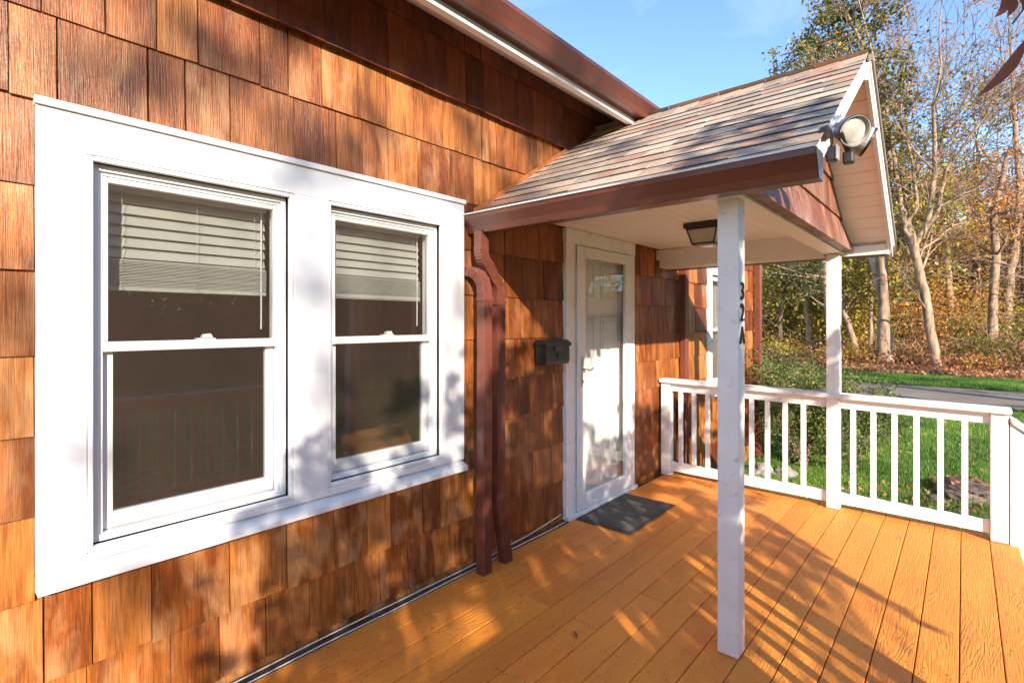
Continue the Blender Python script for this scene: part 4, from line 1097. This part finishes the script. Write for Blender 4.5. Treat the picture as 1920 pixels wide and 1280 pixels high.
# tall green and gold tree with its crown against the sky, left of the forked one
gg = ground_at(1640, 672)
def crown_tree(label, base, blobs, seed, leaf, trunk_px, X, bark_='bark', nl=600, ls=.2):
    rr = random.Random(seed); rs = np.random.RandomState(seed)
    t = thing('tree', label, 'tree', tuple(base), 'trees of the wood across the road')
    big, tw = MB(), MB(); pts = [Vector(p[:3]) - base for p in trunk_px]; rad = [p[3] for p in trunk_px]
    big.tube([Vector((0, 0, -.2))] + pts, [rad[0] * 1.3] + rad, 10, cap=False); cen = []
    for (u, v, pr) in blobs:                         # leafy boughs: a limb out to each, twigs and leaves round its end
        c = P_(u, v, X + rr.uniform(-1.6, 1.6)) - base; rw = pr / FP * X / 1.2
        j = min(range(len(pts)), key=lambda k: (pts[k] - c).length + (4 if pts[k].z > c.z + .3 else 0)); s_ = pts[j]
        mid = s_.lerp(c, .5) + Vector((rr.gauss(0, .2), rr.gauss(0, .2), -.1))
        big.tube([s_, mid, c], [rad[j] * .45, .045, .022], 5, cap=False)
        tips = []
        for _ in range(7): grow(big, tw, mid.lerp(c, rr.uniform(.3, 1)), Vector((rr.gauss(0, 1), rr.gauss(0, 1), rr.gauss(.2, .7))), rw * rr.uniform(.7, 1.3), .016, 1, rr, tips, .1, .7, (2, 4), .008)
        T = np.array([tuple(p) for p in tips]); m_ = int(nl * (pr / 40) ** 2)
        T = T[rs.randint(0, len(T), m_)] + rs.normal(0, .16, (m_, 3)); cen.append(T)
    big.build('trunk', bark_, t, smooth=True); stuff(tw.build('twigs', 'twig', t))
    stuff(fast_mesh('crown', leaf_quads(np.concatenate(cen), ls, .5, -.3, rs=rs), 4, leaf, t)); return t
X8 = 27.0
crown_tree('tall tree with green and gold leaves rising behind the porch ridge', Vector((X8, P_(1655, 660, X8).y, gz(X8, 0))),
    [(1462, 105, 24), (1450, 140, 20), (1490, 120, 24), (1500, 95, 22), (1530, 92, 26), (1515, 125, 24), (1545, 55, 30), (1570, 30, 32), (1590, 70, 28), (1560, 90, 26), (1600, 20, 28), (1565, 5, 26), (1630, 60, 22), (1625, 10, 24),
     (1605, 115, 24), (1660, 105, 20), (1690, 125, 22), (1640, 130, 20), (1680, 160, 22), (1650, 200, 20), (1670, 240, 20), (1695, 200, 18), (1640, 260, 18), (1700, 255, 14), (1660, 300, 18), (1675, 350, 16), (1660, 390, 16), (1690, 15, 20), (1580, 120, 18), (1440, 160, 14)],
    5, 'lf_green', stem_px([(1658, 560, .2), (1652, 450, .19), (1662, 360, .17), (1668, 280, .15), (1655, 190, .12), (1630, 110, .1), (1605, 60, .07), (1585, 20, .05)], X8), X8, nl=600, ls=.2)
crown_tree('sparse tall tree with orange leaves low on its right side', Vector((31, P_(1860, 650, 31).y, gz(31, 0))),
    [(1850, 330, 26), (1880, 300, 22), (1905, 330, 30), (1870, 370, 26), (1830, 400, 24), (1900, 390, 28), (1915, 280, 22), (1860, 420, 30), (1790, 420, 26), (1820, 360, 20), (1890, 440, 26)],
    6, 'lf_orange', stem_px([(1862, 560, .16), (1868, 480, .15), (1862, 400, .13), (1880, 330, .1), (1890, 280, .06)], 31), 31, nl=260, ls=.17)
crown_tree('yellow green young tree low behind the forked tree', Vector((38, P_(1780, 650, 38).y, gz(38, 0))),
    [(1750, 330, 26), (1735, 360, 26), (1770, 370, 30), (1790, 345, 24), (1810, 380, 26), (1740, 400, 26), (1770, 430, 30), (1800, 440, 28), (1830, 450, 26), (1725, 440, 24), (1720, 330, 16)],
    7, 'lf_yellow', stem_px([(1782, 600, .2), (1778, 520, .18), (1772, 450, .15), (1768, 390, .1), (1765, 350, .06)], 38), 38, nl=420, ls=.26)
crown_tree('dark evergreen with drooping limbs seen between the porch posts', Vector((24.6, P_(1560, 690, 24.6).y, gz(24.6, 0))),
    [(1480, 505, 26), (1510, 500, 26), (1540, 510, 24), (1455, 498, 20), (1525, 530, 24), (1500, 540, 18), (1550, 540, 22), (1440, 510, 16), (1535, 490, 24), (1470, 485, 22)],
    8, 'lf_dark', stem_px([(1558, 640, .16), (1554, 580, .15), (1548, 520, .12), (1540, 470, .1), (1530, 400, .07)], 24.6), 24.6, nl=560, ls=.13)

# undergrowth and thicket masses
def brush(name, n, xr, yr, hfun, mat, size, nz_scale=.35, seed=0, label=None, thr=-.1, ox=0):
    rs = np.random.RandomState(seed); x = rs.uniform(*xr, n); y = rs.uniform(*yr, n)
    keep = np.array([noise.noise(Vector((a * nz_scale + ox, b_ * nz_scale, seed))) for a, b_ in zip(x, y)]); k = keep > thr
    x, y, kk = x[k], y[k], keep[k]
    g = np.array([gz(a, b_) for a, b_ in zip(x, y)]); h = hfun(x, y) * (.45 + np.clip(kk - thr, 0, .7) * 1.5)
    z = g + rs.uniform(0, 1, len(x)) ** .8 * h
    o = fast_mesh(name, leaf_quads(np.stack([x, y, z], 1), size, .55, rs=rs), 4, mat); stuff(o)
    if label: o['label'] = label
    return o
YRv = (-9, 14)
brush('leaf_litter', 60000, (24.2, 36), YRv, lambda x, y: .12 + x * 0, 'lf_brown', .13, .6, 1, 'fallen red brown leaves on the wood floor', -.6)
brush('undergrowth', 50000, (26.5, 34), YRv, lambda x, y: .75 + x * 0, 'lf_olive', .11, .5, 2, 'low olive undergrowth at the foot of the trees', -.05)
brush('undergrowth', 34000, (26, 36), YRv, lambda x, y: 1.0 + x * 0, 'lf_brown', .12, .45, 3, 'brown brushwood among the trunks', .0)
brush('undergrowth', 16000, (25, 31), YRv, lambda x, y: .7 + x * 0, 'lf_red', .11, .55, 4, 'reddish brambles near the grass strip', .12)
brush('undergrowth', 50000, (33, 46), YRv, lambda x, y: 1.5 + x * 0, 'lf_olive', .2, .3, 5, 'bushes farther up the slope', -.1)
yl = lambda x, y: np.where(y > 1.0, 4.6, 2.2) + 0 * x
brush('thicket', 100000, (30, 44), (.5, 18), lambda x, y: 5.4 + 0 * x, 'lf_olive', .16, .28, 6, 'dense olive thicket seen between the porch posts', -.12)
brush('thicket', 50000, (29, 42), (1.5, 18), lambda x, y: 4.2 + 0 * x, 'lf_yellow', .17, .33, 7, 'yellow thicket seen between the porch posts', .05)
brush('thicket', 42000, (30, 46), (-1.5, 16), lambda x, y: 5.4 + 0 * x, 'lf_orange', .16, .3, 8, 'orange leaved thicket behind the trunks', .02, 3.3)
brush('thicket', 60000, (44, 64), (-16, 24), lambda x, y: 7.5 + 0 * x, 'lf_brown', .32, .16, 9, 'brown far thicket under the trees', -.12)
brush('thicket', 60000, (46, 70), (-16, 28), lambda x, y: 9 + 0 * x, 'lf_olive', .36, .14, 10, 'olive far wood on the slope', -.05, 7.7)
brush('thicket', 40000, (50, 72), (-18, 28), lambda x, y: 10.5 + 0 * x, 'lf_orange', .34, .15, 12, 'orange far wood on the slope', .0, 1.7)
brush('thicket', 26000, (31, 42), (-8, 4), lambda x, y: 4.6 + 0 * x, 'lf_orange', .13, .34, 14, 'orange and gold saplings behind the forked tree', .10, 5.1)
brush('thicket', 36000, (30, 43), (-9, 6), lambda x, y: 3.4 + 0 * x, 'lf_yellow', .13, .34, 15, 'yellow green saplings behind the forked tree', .10, 9.3)
brush('undergrowth', 40000, (26, 34), YRv, lambda x, y: .8 + 0 * x, 'lf_yellow', .10, .5, 16, 'yellow green ground plants near the grass strip', .12, 2.2)
# bare sticks and far trunks
stk = MB(); rr = random.Random(77)
for i in range(900):
    x = rr.uniform(26.5, 46); y = rr.uniform(-8, 15); z = gz(x, y); d = Vector((rr.gauss(0, .5), rr.gauss(0, .8), rr.uniform(.3, 1.4))); L = rr.uniform(.7, 2.6)
    p0 = Vector((x, y, z)); stk.tube([p0, p0 + d * L * .5, p0 + d * L + Vector((rr.gauss(0, .3), rr.gauss(0, .3), -.1))], [.015, .010, .005], 3, cap=False)
for i in range(620):
    x = rr.uniform(27, 46); y = rr.uniform(-9, 15); z = gz(x, y) + rr.uniform(.5, 5.5) ** 1.0; d = Vector((rr.gauss(0, .4), rr.choice((-1, 1)) * rr.uniform(.6, 1.2), rr.uniform(-.15, .45))); L = rr.uniform(1.2, 3.4)
    p0 = Vector((x, y, z)); p1 = p0 + d * L * .4 + Vector((0, rr.gauss(0, .15), rr.uniform(.05, .5))); p2 = p0 + d * L * .75 + Vector((0, rr.gauss(0, .2), rr.uniform(0, .35))); p3 = p0 + d * L + Vector((0, 0, -.25 * L * rr.random()))
    stk.tube([p0, p1, p2, p3], [.020, .014, .009, .004], 3, cap=False)
    for _ in range(3):
        a = p1.lerp(p3, rr.random()); stk.tube([a, a + Vector((rr.gauss(0, .25), rr.gauss(0, .35), rr.uniform(-.1, .5)))], [.009, .004], 3, cap=False)
o = stk.build('brushwood', 'twig'); stuff(o); o['label'] = 'bare sticks and brambles among the trunks'
stk = MB()
for i in range(230):
    x = rr.uniform(40, 74); y = rr.uniform(-20, 30); z = gz(x, y); h_ = rr.uniform(7, 14); r_ = rr.uniform(.08, .2); dx, dy = rr.gauss(0, .5), rr.gauss(0, .8)
    top = Vector((x + dx, y + dy, z + h_)); p0 = Vector((x, y, z - .2)); stk.tube([p0, p0.lerp(top, .5) + Vector((rr.gauss(0, .2), rr.gauss(0, .2), 0)), top], [r_, r_ * .7, .03], 5, cap=False)
    for _ in range(7):
        a = p0.lerp(top, rr.uniform(.25, .95)); d = Vector((rr.gauss(0, .6), rr.gauss(0, 1), rr.uniform(.2, 1))); stk.tube([a, a + d * rr.uniform(.8, 2.2)], [.045, .015], 3, cap=False)
o = stk.build('far_wood', 'bark'); stuff(o); o['label'] = 'bare far trunks of the wood behind the nearer trees'
# pale house glimpsed far through the trees
fh = thing('far_house', 'white house glimpsed through the trees near the right edge', 'house', (0, 0, 0))
gx = 78
pA, pB = P_(1838, 560, gx), P_(1990, 560, gx)
MB().box(gx, gx + 8, pB.y, pA.y, 3.2, 6.4).build('wall', 'white', fh)
MB().add([(gx - .5, pB.y - .5, 6.4), (gx - .5, pA.y + .5, 6.4), (gx + 4, pA.y + .5, 8.4), (gx + 4, pB.y - .5, 8.4), (gx + 8.5, pB.y - .5, 6.4), (gx + 8.5, pA.y + .5, 6.4)], [(0,1,2,3), (3,2,5,4), (0,3,4), (1,5,2)]).build('roof', 'paver', fh)

# shrub beside the railing
def shrub(label, loc, rx, ry, h, n, leaf, size, seed, stems=26, tipn=.25):
    rr = random.Random(seed); rs = np.random.RandomState(seed); t = thing('shrub', label, 'shrub', loc)
    big, tw, tips = MB(), MB(), []
    for i in range(stems):
        a = rr.uniform(0, 2 * math.pi); d = Vector((math.cos(a) * rx * rr.uniform(.2, 1), math.sin(a) * ry * rr.uniform(.2, 1), h * rr.uniform(.6, 1)))
        L = d.length; grow(big, tw, Vector((rr.gauss(0, .06), rr.gauss(0, .06), 0)), d, L * .72, rr.uniform(.008, .018), 2, rr, tips, .05, .45, (2, 4), .003, .12)
    tw.v = big.v and tw.v or tw.v
    if big.v: big.build('stems', 'twig', t)
    stuff(tw.build('stems', 'twig', t))
    T = np.array([tuple(p) for p in tips]); T = T[rs.randint(0, len(T), n)] + rs.normal(0, .05, (n, 3)); T[:, 2] = np.abs(T[:, 2])
    stuff(fast_mesh('foliage', leaf_quads(T, size, .5, rs=rs), 4, leaf, t)); return t
shrub('large leafy shrub with pruned stems beside the house end, behind the side railing', (7.75, -.60, -.45), .62, .60, 1.12, 15000, 'lf_bush', .045, 41)
shrub('arching shrub with pinkish tips reaching toward the road', (8.6, -1.05, -.45), .5, .55, .95, 4200, 'lf_bush', .045, 42, 14)
shrub('low green shrub standing farther out on the lawn', (10.6, .75, -.45), .8, .8, 1.1, 9000, 'lf_bush', .06, 43, 22)

crown_pts = [(16.6, -8.6, 4.2), (17.6, -9.0, 3.4), (15.8, -8.4, 3.2), (16.9, -8.2, 5.2), (17.5, -8.8, 4.6), (15.9, -9.0, 4.8), (16.6, -9.2, 5.8)]
yt = thing('tree', 'yellow leaved yard tree beyond the steps, mirrored in the storm door', 'tree', (16.6, -8.7, -.45)); yr = random.Random(9); big, tw = MB(), MB(); cen = []
big.tube([(0, 0, -.1), (.05, 0, 1.5), (0, .1, 3.0), (.1, 0, 4.6)], [.13, .11, .09, .05], 8, cap=False)
for q in crown_pts:
    c = Vector(q) - Vector((16.6, -8.7, -.45)); big.tube([Vector((0, .1, 2.6)), c], [.05, .02], 5, cap=False); tips = []
    for _ in range(6): grow(big, tw, Vector((0, .1, 2.6)).lerp(c, yr.uniform(.6, 1)), Vector((yr.gauss(0, 1), yr.gauss(0, 1), yr.gauss(.2, .7))), .9, .016, 1, yr, tips, .1, .7, (2, 4), .006)
    T = np.array([tuple(p) for p in tips]); cen.append(T[NR.randint(0, len(T), 420)] + NR.normal(0, .14, (420, 3)))
big.build('trunk', 'bark', yt, smooth=True); stuff(tw.build('twigs', 'twig', yt)); stuff(fast_mesh('crown', leaf_quads(np.concatenate(cen), .12, .6), 4, 'lf_yellow', yt))
# two bare trees of the front yard whose long shadows stripe the road
for nm, bx_, by_, sd in (('tall bare yard tree past the steps, nearer the house', 9.2, -13.5, 61), ('tall bare yard tree past the steps, nearer the road', 12.6, -12.2, 62), ('bare yard tree across the lawn by the road edge', 14.8, -16.5, 63)):
    tree(nm, [[(bx_, by_, -.5, .4), (bx_ + .2, by_, 2.5, .34), (bx_ - .1, by_ + .2, 5, .26), (bx_ + .2, by_, 7.5, .15)]], sd, 'bark', 'lf_orange', 250, .1, .4, 3, .3, minr=.02, group='bare trees of the front yard')

# ================================================================ JAPANESE MAPLE in the front yard: shades the porch and hangs into the view
def maple_leaves(pts, normals_bias, size, rs):
    """five-lobed leaf: lobes as thin quads radiating from the stalk"""
    n = len(pts); nrm = rs.normal(size=(n, 3)) + normals_bias; nrm /= np.linalg.norm(nrm, axis=1, keepdims=True)
    e = rs.normal(size=(n, 3)); e -= nrm * (e * nrm).sum(1, keepdims=True); e /= np.linalg.norm(e, axis=1, keepdims=True); f = np.cross(nrm, e)
    out = []; sz = size * rs.uniform(.75, 1.25, n)
    for a, k in ((-80, .62), (-40, .88), (0, 1), (40, .88), (80, .62)):
        c_, s_ = math.cos(math.radians(a)), math.sin(math.radians(a)); d = e * c_ + f * s_; w = -e * s_ + f * c_; L = (sz * k)[:, None]
        out.append(np.stack([pts, pts + d * L * .42 + w * L * .15, pts + d * L, pts + d * L * .42 - w * L * .15], 1))
    return np.concatenate(out, 0).reshape(-1, 3)
mt = thing('maple_tree', 'dark red Japanese maple whose leaf tips hang into the top right corner', 'tree', (-1.6, -6.6, -.45))
MB_ = Vector((-1.6, -6.6, -.45)); rr = random.Random(5); rsm = np.random.RandomState(5)
Ld = np.array([LX, LY, LZ])
# the crown is grown where it stands between the sun and the porch: each leaf lies up-sun of a point that the photograph shows in shade
def zone(v, lst):                                   # (x0, x1, y0, y1, cover)
    c = 0
    for (a, b_, c0, c1, k) in lst:
        if a <= v[0] <= b_ and c0 <= v[1] <= c1: c = max(c, k)
    return c
WALLZ = [(.98, 3.16, -.05, .56, .93), (.72, .98, .05, .46, .55), (1.02, 2.14, .58, .80, .74), (.86, 1.04, .60, .70, .8), (1.98, 2.14, .60, 1.16, .68), (1.06, 1.26, .74, .98, .6),
         (2.12, 3.15, .56, 1.12, .88), (2.5, 3.10, 1.12, 1.32, .55), (2.12, 2.5, 1.12, 1.5, .4), (3.14, 4.22, -.02, .50, .86), (3.14, 4.22, .50, .80, .32), (3.14, 3.3, .5, 1.15, .7), (4.2, 5.2, -.05, .62, .85), (4.2, 5.2, .62, .8, .4),
         (1.3, 1.9, .8, 1.2, .4), (5.2, 7.5, .1, .7, .5)]
DECKZ = [(-1.5, 3.3, -1.0, .0, .96), (-1.5, 2.75, -1.52, -1.0, .96), (-1.5, 2.3, -2.4, -1.52, .93), (2.75, 3.9, -1.25, -1.0, .7), (3.3, 4.0, -1.0, 0, .88), (4.0, 4.75, -1.0, 0, .45)]
DECKGAP = [(1.57, -.42, .13), (1.76, -.50, .12), (1.42, -.55, .08), (2.45, -.40, .11), (1.3, -.62, .06), (2.25, -1.05, .07), (2.9, -.75, .08), (.75, -.8, .12), (2.62, -1.3, .07), (1.95, -.62, .05), (3.15, -.3, .09)]
PALM = [(3.36, -1.93, .26, .022), (3.62, -1.60, .34, .035), (3.75, -1.38, .30, .03), (3.45, -1.52, .26, .025), (3.95, -1.36, .3, .028), (3.2, -1.55, .2, .02), (4.1, -1.2, .28, .03), (3.35, -1.3, .25, .03)]
def clump(p, fr, seed, cover, fo=1.0):
    """leafy or open at p, so that about `cover` of the area is leafy"""
    v = noise.noise(Vector((p[0] * fr, p[1] * fr, seed))) + .5 * noise.noise(Vector((p[0] * fr * 2.7, p[1] * fr * 2.7, seed + 9)))
    return v > (.5 - cover) * 1.15
AREA = .0011
def sample(rect, cosf, coverf, frq, seed, tau=2.6, area=AREA):
    (a, b_, c0, c1) = rect; n = int((b_ - a) * (c1 - c0) * cosf * tau / area); out = []
    q = rsm.uniform(0, 1, (n, 2)); q[:, 0] = a + q[:, 0] * (b_ - a); q[:, 1] = c0 + q[:, 1] * (c1 - c0)
    for p in q:
        k = coverf(p)
        if k > 0 and clump(p, frq, seed, k): out.append(p)
    return np.array(out)
SN = math.sqrt(LX * LX + 1 + LZ * LZ); PT = []
w_ = sample((.7, 7.5, -.05, 1.5), 1 / SN, lambda p: zone(p, WALLZ), 4.2, 3)
PT.append((np.stack([w_[:, 0], 0 * w_[:, 0], w_[:, 1]], 1), 4.6, 6.0))
def dcov(p):
    k = zone(p, DECKZ)
    for (gx_, gy_, gr) in DECKGAP:
        d = (np.array(p) - (gx_, gy_)); d = np.array([d[0] * .9 - d[1] * .45, d[0] * .45 + d[1] * .9]) * (1.3, .62)
        if d[0] ** 2 + d[1] ** 2 < gr * gr * 1.5: return 0
    return k
d_ = sample((-1.5, 4.75, -2.4, 0), -LZ / SN, dcov, 3.4, 5)
PT.append((np.stack([d_[:, 0], d_[:, 1], 0 * d_[:, 0]], 1), 4.0, 5.2))
def pcov(p):
    for (cx_, cy_, hl, hw) in PALM:
        d = np.array(p) - (cx_, cy_); u_ = (d[0] * .62 + d[1] * .785); v_ = (-d[0] * .785 + d[1] * .62); tt = (u_ + hl) / (2 * hl)
        if 0 < tt < 1 and abs(v_) < hw * (.3 + 1.1 * tt): return 1
    return 0
g_ = []
n = 4200; q = rsm.uniform(0, 1, (n, 2)) * (1.6, 1.4) + (2.9, -2.3)
g_ = np.array([p for p in q if pcov(p)])
PT.append((np.stack([g_[:, 0], g_[:, 1], 0 * g_[:, 0]], 1), 2.6, 3.2))
z_ = sample((-1.60, -1.36, -.1, 2.1), LX / SN, lambda p: 0 if .60 < p[1] < .70 and p[0] < -1.45 else .94, 5.0, 7)
PT.append((np.stack([0 * z_[:, 0] + 2.337, z_[:, 0], z_[:, 1]], 1), 3.6, 4.6))
z_ = sample((-1.9, -1.0, 1.98, 2.14), LX / SN, lambda p: .6, 5.0, 8)
PT.append((np.stack([0 * z_[:, 0] + 2.14, z_[:, 0], z_[:, 1]], 1), 3.6, 4.6))
z_ = sample((2.2, 2.9, -1.86, -1.2), .5, lambda p: .6, 4.0, 12)
PT.append((np.stack([z_[:, 0], z_[:, 1], EZ + (z_[:, 0] - EX0) * slope], 1), 3.6, 4.6))
big, tw = MB(), MB(); LP = []
hub = Vector((-2.2, -6.6, 1.3)) - MB_
big.tube([Vector((0, 0, -.1)), Vector((.05, 0, .5)), Vector((-.2, 0, 1.1)), hub], [.13, .11, .095, .085], 10, cap=False)
def in_clumps(T, s0, s1, fr=1.6):
    sv = np.array([noise.noise(Vector((p[0] * fr, p[1] * fr, p[2] * fr))) for p in T]); f = np.clip(.5 + sv * 1.1, 0, 1)
    return T - (s0 + (s1 - s0) * f + rsm.normal(0, .10, len(T)))[:, None] * Ld
def boughs(cen, hub_, tw_, n, rs_):
    """twigs reach out from the hub to the leaf clusters"""
    for i in rs_.choice(len(cen), min(n, len(cen)), replace=False):
        c = Vector(cen[i]); mid = hub_.lerp(c, .55) + Vector((rr.gauss(0, .1), rr.gauss(0, .1), .14)); a = hub_.lerp(mid, .35)
        tw_.tube([a, mid, c], [.012, .006, .0022], 4, cap=False)
        near = cen[np.argsort(((cen - cen[i]) ** 2).sum(1))[:60:12]]
        for q in near: tw_.tube([mid.lerp(c, .75), Vector(q)], [.0022, .0012], 3, cap=False)
for (T, s0, s1) in PT:
    pos = in_clumps(T, s0, s1) - np.array(MB_); LP.append(pos); boughs(pos, hub, tw, 26, rsm)
for e in ((-1.4, -5.4, 2.2), (-.4, -5.2, 2.6), (-2.3, -5.0, 2.4), (-1.2, -4.6, 1.6), (-.2, -4.6, 1.7), (.6, -4.9, 2.0)):
    e = Vector(e) - MB_; big.tube([hub, hub.lerp(e, .5) + Vector((0, 0, .2)), e], [.05, .03, .014], 6, cap=False)
# drooping sprays that hang in the top right of the view
def spray(p0, p1, n, size):
    tw.tube([Vector(p0) - MB_, (Vector(p0) + Vector(p1)) / 2 - MB_ + Vector((0, 0, .03)), Vector(p1) - MB_], [.004, .003, .0012], 5, cap=False)
LPT = np.concatenate(LP)
bough_from = Vector((.35, -3.25, 2.75)) - MB_
big.tube([hub, Vector((-.9, -5.2, 3.0)) - MB_, Vector((-.1, -4.0, 3.2)) - MB_, bough_from], [.05, .035, .02, .012], 6, cap=False)
tipA = CAM + ray(1898, 45) * .98; tipB = CAM + ray(1872, -18) * 1.0; tipC = CAM + ray(1936, 30) * 1.0
for t_ in (tipA, tipB, tipC): tw.tube([bough_from, bough_from.lerp(t_ - MB_, .5) + Vector((0, 0, .12)), t_ - MB_], [.007, .004, .0016], 5, cap=False)
big.build('trunk', 'bark_dark', mt, smooth=True); stuff(tw.build('twigs', 'bark_dark', mt))
stuff(fast_mesh('crown', maple_leaves(LPT, Ld * -1.2, .055, rsm), 4, 'lf_maple', mt))
# the few leaves the lens sees: each a hanging leaf with pointed lobes
def hanging_leaf(tip_px, base_px, dist, wid, curl=.01):
    a, b_ = CAM + ray(*base_px) * dist, CAM + ray(*tip_px) * (dist * .98); d = (b_ - a); L = d.length; d.normalize()
    view = (a - CAM).normalized(); w = d.cross(view).normalized(); vs = []; fs = []
    k = 7
    for i in range(k + 1):
        f = i / k; ww = wid * math.sin(math.pi * min(1, f * .94 + .05)) ** .8 * (1 - .25 * f); c = a.lerp(b_, f) + view * curl * math.sin(f * 3) + w * .012 * math.sin(f * 2.6)
        vs += [c - w * ww, c + view * .003, c + w * ww]
    for i in range(k):
        o = i * 3; fs += [(o, o+1, o+4, o+3), (o+1, o+2, o+5, o+4)]
    me = bpy.data.meshes.new('leaf'); me.from_pydata([tuple(v - MB_) for v in vs], [], fs); me.update(); me.shade_smooth()
    return link('leaf', me, 'lf_maple', mt)
hanging_leaf((1826, 178), (1925, 75), .95, .011); hanging_leaf((1850, 155), (1916, 88), .97, .008)
hanging_leaf((1857, 32), (1884, -10), 1.0, .009); hanging_leaf((1880, 34), (1888, -10), 1.0, .009); hanging_leaf((1908, 22), (1900, -12), 1.0, .007)

# tall street-side tree: its far crown throws soft shade on the casing and the upper wall
HIGH = [(.244, .40, 1.0, 2.0, .5), (1.06, 1.26, .85, 2.0, .62), (1.0, 2.14, 2.03, 2.2, .55), (.0, 3.4, 2.2, 2.95, .48), (1.97, 2.14, 1.2, 2.1, .4), (.0, .25, 1.0, 2.4, .45), (2.14, 2.6, 1.5, 2.4, .4), (.0, .9, -.1, .6, .35), (.244, 1.1, .6, .7, .15)]
h_ = sample((.0, 3.4, -.1, 2.95), 1 / SN, lambda p: zone(p, HIGH), 2.6, 21, 1.3, .0042)
HB = Vector((-9.0, -17.0, -.45)); st2 = thing('tree', 'tall street side tree with a thin brown crown far behind the lens', 'tree', tuple(HB))
hp_ = np.stack([h_[:, 0], 0 * h_[:, 0], h_[:, 1]], 1); hp_ = hp_ - (15 + rsm.normal(0, .7, len(hp_)))[:, None] * Ld - np.array(HB)
big, tw = MB(), MB(); hub2 = Vector((.3, .4, 6.2))
big.tube([Vector((0, 0, -.1)), Vector((.1, 0, 2)), Vector((.0, .2, 4.2)), hub2, hub2 + Vector((.2, .3, 2.6))], [.24, .2, .17, .13, .05], 10, cap=False)
boughs(hp_, hub2, tw, 60, rsm)
big.build('trunk', 'bark', st2, smooth=True); stuff(tw.build('twigs', 'twig', st2)); stuff(fast_mesh('crown', maple_leaves(hp_, Ld * -1.2, .10, rsm), 4, 'lf_brown', st2))
# woods on the street side, seen only as reflections in the glass
def back_wood():
    rs = np.random.RandomState(3); n = 120000
    ang = rs.uniform(0, 1, n); x = -45 + 110 * ang; y = -46 + rs.normal(0, 3.0, n); top = 14 + 4.0 * np.array([noise.noise(Vector((a * .12, 0, 3))) for a in x]); z = -.4 + rs.uniform(0, 1, n) ** .8 * top
    stuff(fast_mesh('street_side_wood', leaf_quads(np.stack([x, y, z], 1), .6, .6, rs=rs), 4, 'lf_olive'))
back_wood()
